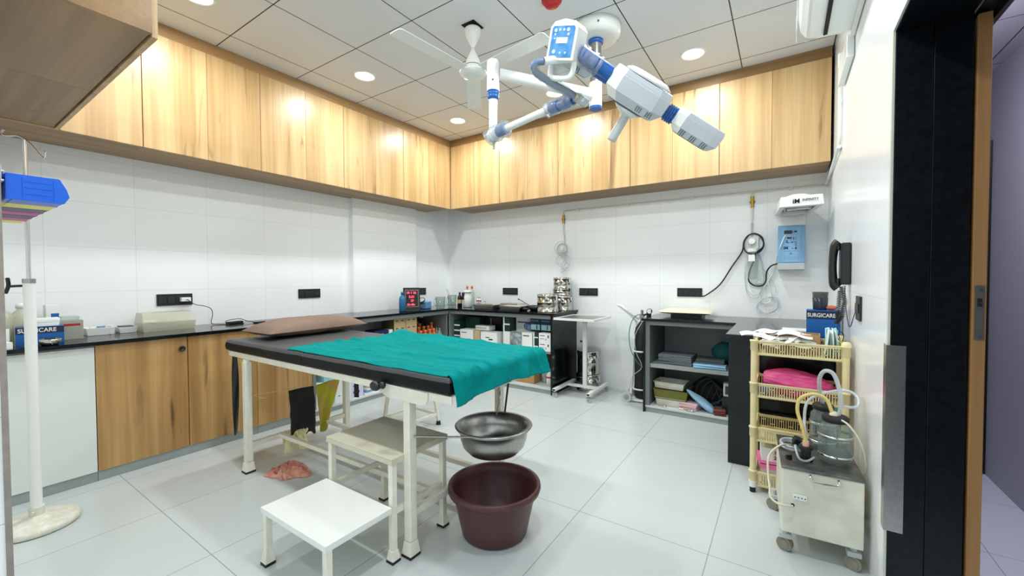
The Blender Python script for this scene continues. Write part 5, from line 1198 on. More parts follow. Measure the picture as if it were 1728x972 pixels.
gl(1.02, -.22, .24, .2, .30, zs, m_black, 'black box at the back of the upper shelf', [('f', .3, .1, .36, .95, m_silver)])
gl(1.0, -.46, .2, .12, .05, zs + .1605, m_whitep, 'flat translucent box lying across the small cartons', [('f', .03, .3, .8, .75, m_grayp)])
gl(1.22, -.25, .14, .18, .22, zs, m_green, 'flat dark green box behind the wide white carton')
gl(1.345, -.44, .09, .16, .17, zs, m_paper, 'white carton stood on end left of the wrapped bags')
gl(1.345, -.44, .09, .16, .16, zs + .1705, m_green, 'dark green and white box on top of the upright white carton', [('f', 0, 0, .2, 1, m_paper), ('f', .2, .45, 1, .55, m_paper)])
gl(1.50, -.30, .20, .2, .33, zs, m_paper, 'white box with a dark ring mark at the back right of the shelf', [('f', .1, .8, .8, .84, m_print), ('f', .65, .62, .9, .7, m_black)])
def bag(c, r, label, m_=None, sc=(1.2, .9, .75), mi=None):
    q = MB().sph((0, 0, 0), r, 22, sc=sc)
    q.v = [(c[0] + x * (1 + .22 * wob(x, y, zz_, 14)), c[1] + y * (1 + .22 * wob(y, zz_, x, 14)), max(c[2] + .001, c[2] + r * sc[2] * .93 + zz_ * (1 + .25 * wob(zz_, x, y, 14)))) for x, y, zz_ in q.v]
    return tag(q.build('plastic_bag', m_ or m_film, org=c), label, 'plastic bag')
m_bagged = mat('crinkled_clear_bag', (176, 190, 192), .25, nz=.7, scale=24, bump=.8, col2=(90, 104, 108))
m_bagblue = mat('crinkled_blue_bag', (110, 134, 170), .25, nz=.7, scale=24, bump=.8, col2=(40, 52, 84))
bag((1.50, -.50, zs), .085, 'crinkled clear plastic bag at the front of the upper shelf', m_bagged, (1.25, .8, 1.1))
bag((1.60, -.44, zs + .185), .055, 'bluish plastic bag resting on the white carton', m_bagblue, (1.3, .9, .9))
gl(1.645, -.50, .13, .13, .18, zs, m_paper, 'square white carton right of the clear plastic bag', [('f', .1, .78, .7, .84, m_print)])
for k, x in enumerate((1.70, 1.83)):
    b_ = gl(x, -.38, .125, .2, .13, zs + .2, m_navy, ['navy glove box with pale lettering, left of the top pair', 'navy glove box with pale lettering, right of the top pair'][k], [('f', .05, .05, .95, .5, m_aqua), ('f', .6, .1, .7, .45, m_navy)])
    lettering('SURGICARE', .021, (x - .056, -.4812, zs + .30), (1, 0, 0), (0, 0, 1), m_bpblue, b_, bold=.0004, sx=.85)
gl(1.765, -.36, .30, .16, .198, zs, m_navy, 'long navy carton supporting the pair of navy glove boxes')
for k in range(2):
    gl(1.755, -.53, .06, .08, .094, zs + .0945 * k, m_green, ['lower dark green box with white bands near the end panel', 'upper dark green box with white bands near the end panel'][k], [('f', 0, 0, .25, 1, m_paper), ('f', .25, .4, 1, .52, m_paper)])
    gl(1.865, -.53, .14, .08, .094, zs + .0945 * k, m_paper, ['lower white printed carton against the black end panel', 'upper white printed carton against the black end panel'][k], [('f', .1, .7, .5, .78, m_print), ('f', .1, .35, .45, .4, m_print), ('f', .75, .5, .85, .8, m_print), ('f', .55, .2, .65, .45, m_silver)])
gl(1.4, -.36, .6, .3, .26, zb_, m_card, 'large brown carton on the bottom shelf of the back unit')
bottle((1.86, -.44, zb_), .042, .17, m_whitep, m_whitep, 'white bottle with a red label on the bottom shelf by the end panel', lab=m_red, labz=(.45, .55))
bottle((1.76, -.36, zb_), .045, .18, m_bagged, m_whitep, 'grey bottle behind the white bottle on the bottom shelf')

# ------------------------------------------------------------------ instrument trolley with the drums behind it
def caster(c, parent, r=.024, m=None, rz=0.):
    q = MB(); x, y, zc = c; ca, sa = math.cos(rz), math.sin(rz)
    w_ = MB().cyl((x - sa * .010, y + ca * .010, r), (x + sa * .010, y - ca * .010, r), r, n=24).build('caster_wheel', m or m_grayp, parent, bevel=.002)
    MB().cyl((x - sa * .0125, y + ca * .0125, r), (x + sa * .0125, y - ca * .0125, r), r * .45, n=16).build('hub_cap', m_steelb, w_)
    q.cyl((x, y, r * 1.6), (x, y, zc), .008, n=12).box((x - r * .9, y - .014, r * 1.75), (x + r * .8, y + .014, r * 1.95 + .004)).build('caster_fork', m_steelb, w_)
    return w_
tr = thing('instrument_trolley', 'white single-post instrument trolley with a steel tray, beside the black end panel', 'trolley', (2.22, -.38, 0))
xa, xb, ya, yb = 2.0, 2.425, -.612, -.142; zt_ = .80
q = MB()
for a, c in (((xa, ya), (xb, ya)), ((xb, ya), (xb, yb)), ((xb, yb), (xa, yb)), ((xa, yb), (xa, ya))): q.bar((*a, zt_), (*c, zt_), .02, .022)
q.build('tray_frame', m_white, tr, bevel=.001)
MB().box((xa + .011, ya + .011, zt_ - .004), (xb - .011, yb - .011, zt_ + .002)).build('tray', m_steelb, tr)
MB().box((2.211, -.378, .092), (2.249, -.342, zt_ - .012)).build('post', m_white, tr, bevel=.002)
MB().cyl((2.19, -.36, .55), (2.21, -.36, .55), .005, n=10).cyl((2.178, -.36, .55), (2.19, -.36, .55), .011, n=14).build('height_knob', m_black, tr)
MB().cyl((2.23, -.36, .74), (2.23, -.36, .787), .026, n=20).build('tray_socket', m_white, tr)
for x0, y0, y1 in ((2.02, -.66, -.16), (2.385, -.645, -.125)):
    MB().box((x0 - .018, y0, .066), (x0 + .018, y1, .092)).build('foot_bar', m_white, tr, bevel=.001)
    MB().box((x0 - .014, y0 - .0005, .070), (x0 + .014, y0 + .001, .088)).build('open_end', m_gap, tr)
    for yy_ in (y0 + .02, y1 - .02): caster((x0, yy_, .067), tr)
MB().box((2.0385, -.378, .066), (2.3665, -.342, .0915)).build('cross_bar', m_white, tr)
drum((2.185, -.16, 0), .128, .18, 'steel drum on the floor behind the trolley, lower one')
drum((2.18, -.16, .176), .116, .26, 'tall steel drum standing on the floor drum behind the trolley')

# ------------------------------------------------------------------ oxygen cylinder on its trolley
ox = thing('oxygen_cylinder', 'black oxygen cylinder on a white wheeled trolley beside the right shelving', 'gas cylinder', (2.78, -.27, 0))
ox.location = (2.80, -.29, 0); cx, cy = 2.80, -.29
MB().lathe((cx, cy, .035), [(0, 0), (.055, 0), (.068, .012), (.070, .04), (.070, .64), (.060, .69), (.035, .73), (.022, .75), (0, .752)], 32).build('cylinder', m_rubber, ox)
MB().cyl((cx, cy, .785), (cx, cy, .83), .016, n=16).cyl((cx, cy, .83), (cx, cy, .90), .013, n=16).box((cx - .022, cy - .014, .82), (cx + .022, cy + .014, .85)).build('valve', m_steelb, ox, bevel=.003)
MB().cyl((cx + .02, cy - .01, .85), (cx + .07, cy - .02, .87), .010, n=12).cyl((cx + .075, cy - .03, .84), (cx + .075, cy - .03, .885), .022, n=16).build('regulator', m_black, ox)
g_ = MB().cyl((cx + .085, cy - .045, .895), (cx + .088, cy - .062, .895), .026, n=24).build('pressure_gauge', m_black, ox); MB().cyl((cx + .0882, cy - .0625, .895), (cx + .0885, cy - .0635, .895), .022, n=24).build('gauge_face', m_paper, g_)
q = MB().tube([(cx - .06, cy + .05, .33), (cx - .075, cy + .08, .7), (cx - .09, cy + .06, .80), (cx - .21, cy - .03, .935), (cx - .22, cy - .05, .94), (cx - .17, cy - .09, .935), (cx - .13, cy - .09, .90), (cx - .03, cy + .0, .81)], .0125, 12, smooth=3)
q.build('push_handle', m_white, ox)
q = MB()
for zz_ in (.50, .13): q.tube([(cx - .085, cy + .02, zz_), (cx - .05, cy - .075, zz_), (cx + .03, cy - .082, zz_), (cx + .085, cy - .02, zz_), (cx + .06, cy + .07, zz_), (cx - .05, cy + .075, zz_)], .008, 10, closed=True, smooth=4)
q.build('holding_ring', m_white, ox)
MB().tube([(cx - .09, cy + .03, .50), (cx - .10, cy + .02, .2), (cx - .11, cy + .02, .12), (cx - .10, cy - .02, .06)], .011, 10).box((cx - .09, cy - .08, .012), (cx + .08, cy + .08, .034)).build('trolley_frame', m_white, ox)
for s in (-1, 1):
    w_ = MB().cyl((cx - .13 + (.012), cy - .0 + s * .10 - .012, .05), (cx - .13 + .012, cy + s * .10 + .012, .05), .05, n=28).build('wheel', m_grayp, ox, bevel=.006)
    MB().cyl((cx - .118, cy + s * .10 - .015, .05), (cx - .118, cy + s * .10 + .015, .05), .025, n=20).build('wheel_hub', m_steelb, w_)
MB().cyl((cx - .118, cy - .1, .05), (cx - .118, cy + .1, .05), .006, n=10).build('axle', m_steelb, ox)
MB().tube([(cx + .02, cy - .02, .86), (cx - .05, cy - .06, .84), (cx - .095, cy - .085, .72), (cx - .09, cy - .09, .55), (cx - .03, cy - .10, .42), (cx + .03, cy - .09, .36)], .004, 8).build('green_hose', mat('green_hose', (40, 130, 100), .4), ox)
MB().tube([(cx + .02, cy - .03, .80), (cx - .04, cy - .085, .66), (cx - .03, cy - .095, .5), (cx + .03, cy - .10, .36), (cx - .06, cy - .10, .26), (cx - .08, cy - .10, .14)], .004, 8).build('clear_hose', m_tube, ox)

# ------------------------------------------------------------------ right shelving contents
z2_ = .4405
def folded(c, sx, sy, n, th, m_, label, rz=0., name='folded_cloth', group=None):
    q = MB(); M_ = Matrix.Translation(c) @ Matrix.Rotation(rz, 4, 'Z')
    for k in range(n):
        o = .012 * wob(k * 1.7, c[0], 0, 3); zz_ = th * k
        q.tube([tuple(M_ @ V((-sx / 2 + o, -sy / 2 + .012 * (k % 2) + o, zz_ + th / 2))), tuple(M_ @ V((0, -sy / 2 + o, zz_ + th / 2 + .003))), tuple(M_ @ V((sx / 2 + o, -sy / 2 + .006 + o, zz_ + th / 2)))], th * .5, 8, smooth=3)
        q.box((-sx / 2 + o, -sy / 2 + o + .004, zz_ + .001), (sx / 2 + o, sy / 2 + o, zz_ + th - .001), 0, M_)
    return tag(q.build(name, m_, org=c), label, 'cloth', group)
folded((3.16, -.40, z2_), .28, .24, 6, .014, m_grayfab, 'stack of grey folded drapes on the upper right shelf, left pile', -.05)
folded((3.43, -.38, z2_), .22, .22, 4, .016, mat('slate_cloth', (92, 100, 104), .85, nz=.3, scale=10, bump=.4), 'dark grey folded drapes behind the light blue cloth', .04)
folded((3.44, -.515, z2_), .25, .09, 2, .018, m_bluefab, 'light blue folded cloth at the front of the upper right shelf', .02)
q = MB().sph((0, 0, 0), .12, 24, sc=(.9, .6, .8)); q.v = [(3.53 + x * (1 + .3 * wob(x, y, a, 9)), -.40 + y, z2_ + .10 + a * (1 + .3 * wob(a, x, y, 9))) for x, y, a in q.v]; q.v = [(x, y, max(a, z2_ + .001)) for x, y, a in q.v]
q.v = [(x, y, a + .02) if False else (x, min(y, -.30) if False else y, a) for x, y, a in q.v]
q.v = [(x, y, max(a, z2_ + .001)) for x, y, a in q.v]
tl = q.build('cloth_bundle', m_tealfab, org=(3.56, -.40, z2_)); tag(tl, 'dark teal cloth bundle at the right end of the upper shelf', 'cloth'); tl.location = (3.555, -.27, z2_ + .002)
def tubtray(c, sx, sy, h, m_, label, rz=0., fl=.9, name='plastic_tray'):
    M_ = Matrix.Translation(c) @ Matrix.Rotation(rz, 4, 'Z'); q = MB()
    def rect(s, zz, e=0.): return [((sx / 2) * s + e, (sy / 2) * s + e, zz), (-(sx / 2) * s - e, (sy / 2) * s + e, zz), (-(sx / 2) * s - e, -(sy / 2) * s - e, zz), ((sx / 2) * s + e, -(sy / 2) * s - e, zz)]
    lay = [rect(fl, 0), rect(1, h), rect(1, h + .003, .006), rect(1, h + .006, .006), rect(.97, h + .004), rect(fl * .97, .006)]; vs = [p for l in lay for p in l]
    q.add(vs, [(0, 1, 2, 3)] + [(l + i, l + 4 + i, l + 4 + (i + 1) % 4, l + (i + 1) % 4) for l in range(0, 20, 4) for i in range(4)] + [(23, 22, 21, 20)], 0, False, M_)
    return tag(q.build(name, m_, org=c, bevel=.002), label, 'tray', 'plastic trays on the low right shelf')
tubtray((3.115, -.42, .062), .25, .2, .065, m_enamelold, 'off-white tray at the bottom of the tray stack on the low shelf', .0, .93)
tubtray((3.12, -.42, .119), .29, .22, .085, m_olivep, 'olive green tray in the tray stack on the low right shelf', .0, .92)
tubtray((3.105, -.41, .209), .26, .19, .055, m_enamelold, 'off-white tray on top of the olive green tray', -.04, .93)
folded((3.28, -.49, .062), .15, .12, 5, .012, m_pinkfab, 'pale pink folded cloth on the low right shelf', -.2)
def bundle(c, r, sc, m_, label, rz=0, ry=0., f=8, name='cloth_bundle', cat='cloth', amp=.3):
    q = MB().sph((0, 0, 0), r, 26, sc=sc); M_ = Matrix.Translation(V(c)) @ Euler((0, ry, rz)).to_matrix().to_4x4()
    vs = []
    for x, y, a in q.v:
        k = 1 + amp * wob(x, y, a, f / r * .1) + amp * .4 * wob(y, a, x, f / r * .3); p = M_ @ V((x * k, y * k, a * k)); vs.append(tuple(p))
    q.v = vs; lo = min(p[2] for p in vs); return q
q = bundle((3.37, -.50, .14), .11, (1.3, .45, .28), m_bluefab, '', -.15, .55); mn = min(p[2] for p in q.v); q.v = [(x, y, a - mn + .0625) for x, y, a in q.v]
tag(q.build('cloth_bundle', m_bluefab, org=(3.37, -.5, .063)), 'light blue cloth bundle sloping over the pale pink cloth', 'cloth'); bpy.data.objects['cloth_bundle.001'].location.z += .0
q = bundle((3.39, -.27, .16), .15, (1.0, .62, .8), m_black, '', 0, 0); mn = min(p[2] for p in q.v); q.v = [(x, y, a - mn + .0625) for x, y, a in q.v]
tag(q.build('cuff_bundle', mat('dark_bag_fabric', (26, 30, 32), .8, bump=.6), org=(3.46, -.3, .063)), 'heap of dark cables and bags behind the light blue bundle', 'bag')
q = MB()
for k in range(5):
    q.tube([(3.30 + .05 * k, -.45, .10 + .02 * k), (3.34 + .05 * k, -.44, .28 - .01 * k), (3.44 + .02 * k, -.43, .33 - .02 * k), (3.50 + .02 * k, -.44, .2), (3.50 - .02 * k, -.45, .11)], .005, 6)
tag(q.build('cable', m_black, org=(3.4, -.45, .1)), 'loops of black cable in front of the dark heap on the low shelf', 'cable')
mo = thing('desk_monitor', 'small white device with a grey screen at the right end of the low shelf', 'device', (3.57, -.40, .20))
mo.location = (3.585, -.42, .20)
MB().box((3.535, -.45, .20), (3.645, -.38, .315)).build('casing', m_whitep, mo, bevel=.006); MB().box((3.55, -.4515, .222), (3.625, -.4505, .292)).build('screen', m_smoke, mo)
carton((3.585, -.42, .0625), (.11, .14, .136), 0, m_black, 'black box under the small white device on the low shelf')
folded((3.52, -.53, .0625), .09, .07, 3, .016, mat('brick_red_cloth', (120, 60, 54), .8, bump=.3), 'small brick red cloth at the right of the low shelf', .1)
q = MB().tube([(3.06 + .035 * math.cos(a), -.555 + .012 * math.sin(a), .0665) for a in [2 * PI * i / 12 for i in range(12)]], .004, 8, closed=True, smooth=2); tag(q.build('steel_ring', m_chrome, org=(3.06, -.555, .0665)), 'small chrome ring lying in front of the tray stack', 'ring')
q = MB().tube([(3.30 + .03 * math.cos(a), -.572 + .010 * math.sin(a), .0665) for a in [2 * PI * i / 12 for i in range(12)]], .0035, 8, closed=True, smooth=2).cyl((3.27, -.57, .0665), (3.20, -.55, .0665), .003, n=8); tag(q.build('scissors', m_chrome, org=(3.28, -.57, .0665)), 'chrome scissors lying at the front edge below the blue bundle', 'scissors')
# on the right worktop
carton((3.20, -.17, ZC + .0005), (.27, .20, .022), 0, m_black, 'flat black slab under the ivory pillow on the right worktop', name='slab', cat='slab')
pillow((3.19, -.19, ZC + .024), .46, .30, .062, 0, mat('ivory_vinyl', (226, 224, 196), .4), 'cushion', 'ivory cushion lying on the right worktop', pw=5, wr=.001)
carton((4.02, -1.05, ZC + .0005), (.14, .16, .022), .0, m_whitep, 'flat white plastic box on the worktop behind the rack')
gb = carton((4.165, -1.11, ZC + .0005), (.17, .11, .16), -.05, m_bluebox, 'blue glove box with white lettering in the right corner under the phone', strip=[('f', 0, .66, 1, .97, m_navy)])
rv = Matrix.Rotation(-.05, 3, 'Z') @ V((1, 0, 0)); fv = Matrix.Rotation(-.05, 3, 'Z') @ V((0, -1, 0))
lettering('SURGICARE', .033, V((4.165, -1.11, ZC + .119)) - rv * .080 + fv * .0568, rv, (0, 0, 1), m_white, gb, bold=.0008, sx=.80)
jg = thing('smoky_jug', 'smoky grey plastic cup standing on the right blue glove box', 'jug', (4.155, -1.10, ZC + .161))
jz = ZC + .1615
MB().lathe((4.15, -1.10, jz), [(0, 0), (.036, 0), (.038, .004), (.042, .075), (.040, .076), (0, .074)], 24).build('lower_part', m_smoke, jg); MB().lathe((4.15, -1.10, jz + .0765), [(.039, 0), (.042, .034), (.041, .035), (.038, 0)], 24).build('clear_rim', clear_mat('smoky_clear', (90, 100, 105), .1, .1), jg)
q = MB().sph((4.205, -1.12, ZC + .176), .03, 14, sc=(1, .9, .5)); tag(q.build('rubber_bulb', mat('salmon_rubber', (216, 110, 90), .5), org=(4.205, -1.12, ZC + .162)), 'salmon rubber bulb lying on the right blue glove box', 'bulb')

# ------------------------------------------------------------------ ivory basket rack
rk = thing('basket_rack', 'ivory plastic rack with four slotted baskets in front of the black cupboard', 'rack', (4.025, -1.53, 0))
rx0, rx1, ry0, ry1 = 3.82, 4.225, -1.665, -1.385
for x in (rx0, rx1):
    for y in (ry0, ry1):
        zt_ = .865
        q = MB().cyl((x, y, .065), (x, y, zt_), .016, n=20)
        for zz_ in (.12, .37, .62, .86): q.lathe((x, y, zz_ - .055), [(.016, 0), (.019, .004), (.019, .05), (.022, .052), (.022, .060), (.016, .062)], 20)
        if x == rx1: q.lathe((x, y, zt_), [(.0215, 0), (.020, .012), (.012, .02), (0, .022)], 20)
        q.build('post', m_ivory, rk); MB().cyl((x, y, .03), (x, y, .066), .018, .021, n=20).build('white_sleeve', m_whitep, rk); MB().cyl((x, y, 0), (x, y, .0295), .015, n=16).build('rubber_foot', m_rubber, rk)
def basket(zr, h):
    t = .0025; q = MB(); xa_, xb_, ya_, yb_ = rx0 + .006, rx1 - .006, ry0 + .004, ry1 - .004; z0 = zr - h
    q.box((xa_, ya_, z0), (xb_, yb_, z0 + .003))
    for (p0, p1, n) in (((xa_, ya_), (xb_, ya_), 34), ((xb_, yb_), (xa_, yb_), 34), ((xa_, yb_), (xa_, ya_), 22), ((xb_, ya_), (xb_, yb_), 22)):
        p0 = V((*p0, 0)); p1 = V((*p1, 0)); d = p1 - p0
        for (za, zb2, w_) in ((z0 + .003, z0 + .014, .004), (zr - .016, zr - .004, .004), ): q.bar(p0 + V((0, 0, (za + zb2) / 2)), p1 + V((0, 0, (za + zb2) / 2)), w_, zb2 - za)
        q.bar(p0 + V((0, 0, zr - .003)), p1 + V((0, 0, zr - .003)), .014, .006)
        for i in range(n + 1):
            c = p0 + d * (i / n); q.bar(c + V((0, 0, z0 + .012)), c + V((0, 0, zr - .014)), .0042, .003, up=(d.y, -d.x, 0) if True else None)
        for i in range(n):
            if (i // 2) % 2: c = p0 + d * ((i + .5) / n); q.bar(c - d * (.5 / n) + V((0, 0, z0 + h * (.35 + .3 * ((i // 4) % 2)))), c + d * (.5 / n) + V((0, 0, z0 + h * (.35 + .3 * ((i // 4) % 2)))), .003, .005)
    return q.build('basket', m_ivory, rk)
for zr in (.862, .622, .372, .118): basket(zr, .082 if zr > .12 else .085)
# contents of the top basket
zk = .862 - .082 + .0035
def open_box(c, sx, sy, h, m_, label, rz=0., name='carton'):
    M_ = Matrix.Translation(c) @ Matrix.Rotation(rz, 4, 'Z'); q = MB(); t = .003
    q.box((-sx / 2, -sy / 2, 0), (sx / 2, sy / 2, t), 0, M_)
    q.box((-sx / 2, -sy / 2, t), (sx / 2, -sy / 2 + t, h), 0, M_).box((-sx / 2, sy / 2 - t, t), (sx / 2, sy / 2, h), 0, M_).box((-sx / 2, -sy / 2 + t, t), (-sx / 2 + t, sy / 2 - t, h), 0, M_).box((sx / 2 - t, -sy / 2 + t, t), (sx / 2, sy / 2 - t, h), 0, M_)
    return tag(q.build(name, m_, org=c), label, 'box')
open_box((3.955, -1.47, zk), .17, .13, .095, m_card, 'open brown carton at the left back of the top basket', .08)
open_box((4.085, -1.455, zk), .09, .12, .11, m_card, 'narrow open brown carton in the middle of the top basket', -.05)
rr = random.Random(9)
lb = {0: 'white paper packet sticking out of the top basket of the ivory rack'}
for k in range(16):
    x = 3.86 + rr.random() * .22; y = -1.63 + rr.random() * .17; zz_ = zk + .05 + rr.random() * .045
    q = MB(); w_, l_ = rr.uniform(.04, .06), rr.uniform(.08, .12); M_ = Matrix.Translation((x, y, zz_)) @ Euler((rr.uniform(-.5, .5), rr.uniform(-.5, .5), rr.uniform(0, 3))).to_matrix().to_4x4()
    q.sheet(lambda a, c, M_=M_, w_=w_, l_=l_: tuple(M_ @ V(((a - .5) * l_, (c - .5) * w_, .012 * math.sin(a * 3 + k)))), 8, 3)
    tag(q.build('paper_packet', m_paper if k % 4 else m_whitep, org=(x, y, zz_), solid=.003), lb[0], 'packet', 'white paper packets in the top basket')
for k in range(10):
    x = 4.14 + .0072 * k; q = MB(); y = -1.60 + .012 * (k % 3); M_ = Matrix.Translation((x, y + .03, zk + .005)) @ Euler((rr.uniform(-.25, .2), rr.uniform(-.15, .15), rr.uniform(-.2, .2))).to_matrix().to_4x4()
    q.sheet(lambda a, c, M_=M_: tuple(M_ @ V((.004 * math.sin(a * 5 + c * 3), (a - .5) * .10, c * .15))), 8, 8)
    tag(q.build('sterile_packet', m_aqua if k % 2 else m_whitep, org=(x, y, zk), solid=.004), 'upright aqua and white sterile packet at the right of the top basket', 'packet', 'upright sterile packets in the top basket')
for k, (x, y, a) in enumerate(((3.80, -1.46, .2), (3.87, -1.40, -.4))):
    q = MB(); M_ = Matrix.Translation((x, y, .878 + .012 * k)) @ Euler((.12, -.1, a)).to_matrix().to_4x4(); q.sheet(lambda u_, v_, M_=M_: tuple(M_ @ V(((u_ - .5) * .13, (v_ - .5) * .09, .006 * math.sin(u_ * 6)))), 8, 4)
    tag(q.build('paper_sheet', m_paper, org=(x, y, .88), solid=.002), ['loose white sheet hanging over the left rim of the top basket', 'loose white sheet lying behind the left post of the rack'][k], 'paper')
q = MB(); q.sheet(lambda a, c: (3.93 + .16 * a, -1.62 + .20 * c, .893 + .012 * math.sin(a * 5) + .006 * math.sin(c * 7)), 10, 8); tag(q.build('paper_sheet', m_paper, org=(4.0, -1.5, .89), solid=.003), 'large white paper lying across the cartons of the top basket', 'paper')
# pink pack in the second basket
q = MB().sph((0, 0, 0), .1, 60, sc=(1.75, 1.05, .74)); vs = []
for x, y, a in q.v: k = 1 + .14 * wob(x, y, a, 10) + .035 * math.sin(a * 330 + 5 * wob(x, y, 0, 8)); vs.append((4.02 + x * (1 + .05 * wob(y, a, x, 9)), -1.525 + y * k, .545 + .072 + a * k - .07 * x))
q.v = [(max(min(x, 4.198), 3.862), max(y, -1.655), max(a, .5445)) for x, y, a in vs]
tag(q.build('pink_pack', m_pink, org=(4.02, -1.52, .545)), 'bright pink folded pack in clear film in the second basket', 'pack')
q = MB().sph((0, 0, 0), .055, 18, sc=(1, 1, .6)); q.v = [(3.885 + x * (1 + .2 * wob(x, y, a, 20)), -1.585 + y, .5445 + .033 + a * (1 + .2 * wob(y, x, a, 20))) for x, y, a in q.v]; q.v = [(min(max(x, 3.84), 3.90), max(y, -1.652), max(a, .5445)) for x, y, a in q.v]
tag(q.build('film_pouch', m_bagblue, org=(3.885, -1.585, .545)), 'crinkled bluish pouch left of the pink pack', 'pack')
# bottom basket
z4 = .118 - .085 + .0035
carton((3.915, -1.54, z4), (.12, .18, .10), .1, m_whitep, 'white box at the bottom of the lowest basket')
carton((3.905, -1.55, z4 + .1005), (.13, .19, .032), .15, mat('pink_card', (232, 110, 168), .5), 'flat pink box in the lowest basket', strip=[('f', 0, .85, 1, 1, m_black)])
carton((3.88, -1.55, z4 + .134), (.055, .13, .075), .1, m_paper, 'white carton standing on the flat pink box, left of the calendar')
cal = carton((3.945, -1.56, z4 + .134), (.07, .10, .085), .05, mat('cream_card', (226, 210, 196), .6), 'small cream carton printed with figures on the flat pink box')
lettering('18', .026, (3.92, -1.6125, z4 + .180), (1, .05, 0), (0, 0, 1), mat('brown_print', (96, 44, 40), .5), cal, bold=.001); lettering('25', .026, (3.92, -1.6125, z4 + .150), (1, .05, 0), (0, 0, 1), MATS['brown_print'], cal, bold=.001)

# ------------------------------------------------------------------ suction unit
su = thing('suction_unit', 'cream suction machine on casters with a glass jar, by the right wall', 'suction machine', (4.09, -2.0, 0))
sx0_, sx1_, sy0_, sy1_ = 3.945, 4.225, -2.205, -1.80; zt_ = .398
MB().box((sx0_, sy0_, .105), (sx1_, sy1_, zt_ - .012)).build('cabinet_body', m_enamelold, su, bevel=.006)
MB().box((sx0_ - .003, sy0_ - .004, zt_ - .0115), (sx1_ + .003, sy1_ + .004, zt_)).build('steel_top', mat('worn_steel_top', (140, 142, 140), .35, .8, nz=.7, scale=14, col2=(60, 62, 60)), su, bevel=.002)
MB().tube([(4.045, sy0_ - .004, zt_ - .022), (4.045, sy0_ - .02, zt_ - .026), (4.055, sy0_ - .024, zt_ - .038), (4.13, sy0_ - .024, zt_ - .038), (4.14, sy0_ - .02, zt_ - .026), (4.14, sy0_ - .004, zt_ - .022)], .0045, 8, smooth=2).build('lift_handle', m_chrome, su)
pl_ = MB().box((3.985, sy0_ - .010, .262), (4.035, sy0_ - .0005, .284)).build('socket_strip', m_whitep, su, bevel=.002)
q = MB()
for k in range(4): q.cyl((3.992 + .012 * k, sy0_ - .0105, .273), (3.992 + .012 * k, sy0_ - .0112, .273), .0025, n=10)
q.build('socket_holes', m_gap, pl_)
MB().cyl((3.985, sy0_ - .002, .232), (3.985, sy0_ + .002, .232), .007, n=12).build('cable_hole', m_gap, su)
for x, y in ((3.962, -2.155), (4.20, -2.165), (3.935, -1.80), (4.2, -1.83)):
    w_ = MB().cyl((x - .006, y - .013, .030), (x + .006, y + .013, .030), .030, n=28).build('caster_wheel', mat('dusty_rubber', (136, 132, 118), .7) if 'dusty_rubber' not in MATS else MATS['dusty_rubber'], su, bevel=.008)
    for i in range(1): MB().cyl((x - .0072, y - .0155, .030), (x + .0072, y + .0155, .030), .02, n=20).build('hub_cap', MATS['dusty_rubber'], w_)
    MB().box((x - .024, y - .018, .058), (x + .024, y + .018, .080)).cyl((x, y, .078), (x, y, .105), .012, n=12).build('caster_fork', m_grayp, w_, bevel=.003)
def jar(cx_, cy_, r, h, label_name, zc=zt_ + .0005):
    MB().lathe((cx_, cy_, zc), [(0, .004), (r * .85, 0), (r * .98, .012), (r, .03), (r, h * .72), (r * .93, h * .84), (r * .72, h * .90), (r * .72, h * .97), (r * .69, h * .97), (r * .69, h * .89), (r * .9, h * .82), (r * .97, h * .7), (r * .97, .03), (r * .8, .01), (0, .010)], 36).build('jar', m_glass, su)
    MB().lathe((cx_, cy_, zc), [(0, h * .93), (r * .74, h * .93), (r * .82, h * .95), (r * .82, h * 1.04), (r * .7, h * 1.07), (0, h * 1.07)], 32).build('jar_lid', m_rubber, su)
    q = MB()
    for zz_ in (.16, .60): q.lathe((cx_, cy_, zc), [(r + .0008, h * zz_), (r + .003, h * zz_), (r + .003, h * (zz_ + .06)), (r + .0008, h * (zz_ + .06))], 36)
    q.build('steel_band', m_chrome, su)
jar(4.148, -2.06, .060, .195, 'jar'); jar(4.125, -1.90, .052, .20, 'jar')
q = MB().cyl((4.04, -2.09, zt_), (4.04, -2.09, zt_ + .010), .027, n=24).cyl((4.04, -2.09, zt_ + .010), (4.04, -2.09, zt_ + .05), .020, n=24).cyl((4.04, -2.09, zt_ + .05), (4.04, -2.09, zt_ + .062), .027, n=24)
q.build('filter_housing', m_black, su)
MB().cyl((4.04, -2.09, zt_ + .062), (4.04, -2.09, zt_ + .085), .012, n=16).build('hose_nipple', mat('peach_rubber', (226, 186, 150), .5), su)
MB().cbox((4.012, -2.02, zt_ + .055), (.028, .03, .035), (.4, .3, .2)).cyl((4.01, -2.02, zt_), (4.012, -2.02, zt_ + .04), .008, n=12).build('vacuum_gauge', m_black, su, bevel=.003)
MB().cyl((3.975, -2.12, zt_), (3.975, -2.12, zt_ + .012), .013, n=16).cbox((3.975, -2.12, zt_ + .014), (.026, .008, .010), (0, 0, .6)).build('regulator_knob', m_black, su)
q = MB()
for k in range(2): q.tube([(3.995 + .042 * math.cos(a), -1.97 + .06 * math.sin(a), zt_ + .012 + .012 * k) for a in [2 * PI * i / 14 for i in range(14)]], .006, 8, closed=True, smooth=3)
q.build('coiled_tube', m_tube, su)
MB().tube([(4.04, -2.09, zt_ + .08), (4.028, -2.08, zt_ + .14), (4.010, -2.06, zt_ + .21), (4.022, -2.05, zt_ + .265), (4.07, -2.05, zt_ + .29), (4.115, -2.05, zt_ + .275), (4.135, -2.06, zt_ + .225), (4.14, -2.06, zt_ + .205)], .0075, 10, smooth=6).build('yellow_hose', m_yellowtube, su)
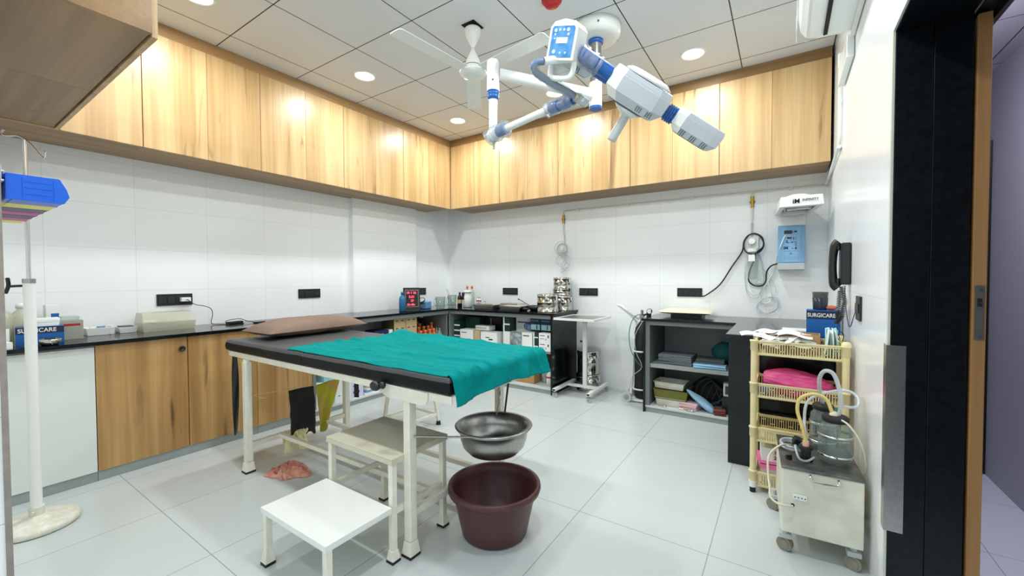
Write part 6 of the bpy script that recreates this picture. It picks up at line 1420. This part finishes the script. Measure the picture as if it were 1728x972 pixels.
MB().tube([(4.125, -1.90, zt_ + .21), (4.105, -1.95, zt_ + .28), (4.095, -2.02, zt_ + .36), (4.110, -2.05, zt_ + .40), (4.140, -2.06, zt_ + .39), (4.160, -2.07, zt_ + .32), (4.165, -2.06, zt_ + .24), (4.155, -2.06, zt_ + .205)], .0085, 10, smooth=6).build('clear_hose', m_tube, su)
MB().tube([(4.05, -2.07, zt_ + .05), (4.045, -1.98, zt_ + .13), (4.06, -1.93, zt_ + .22), (4.12, -1.93, zt_ + .27), (4.20, -1.95, zt_ + .30), (4.238, -1.98, zt_ + .28), (4.225, -2.03, zt_ + .25), (4.17, -2.05, zt_ + .25)], .0065, 10, smooth=6).build('looped_hose', m_tube, su)
MB().tube([(4.02, -2.08, zt_ + .03), (4.0, -2.10, zt_ + .06), (4.01, -2.14, zt_ + .02), (4.04, -2.13, zt_ + .008), (4.07, -2.10, zt_ + .02)], .005, 8).build('short_hose', m_tube, su)
MB().tube([(4.15, -2.09, zt_ + .205), (4.185, -2.12, zt_ + .19), (4.225, -2.12, zt_ + .12), (4.246, -2.10, zt_ + .03), (4.248, -2.06, zt_ - .04), (4.243, -1.98, zt_ - .08), (4.236, -1.95, zt_ - .06)], .004, 8, smooth=5).build('vacuum_hose', mat('cream_hose', (214, 208, 186), .5), su)
MB().tube([(3.99, -1.99, zt_ + .02), (3.945, -2.05, zt_ + .03), (3.90, -2.08, zt_ - .02), (3.898, -2.12, zt_ - .10), (3.902, -2.16, .27), (3.905, -2.2, .24), (3.94, -2.235, .235), (3.985, -2.215, .232)], .0045, 8, smooth=5).build('power_lead', MATS['cream_hose'], su)
MB().lathe((4.142, -2.06, zt_ + .207), [(0, .02), (.010, .018), (.016, .006), (.018, -.002), (0, -.002)], 16).build('lid_spout', mat('cream_spout', (214, 208, 176), .5), su)
MB().cyl((4.150, -2.045, zt_ + .207), (4.155, -2.04, zt_ + .24), .006, n=10).build('green_plug', MATS['mark_green'], su)

su.rotation_euler = (0, 0, .06)
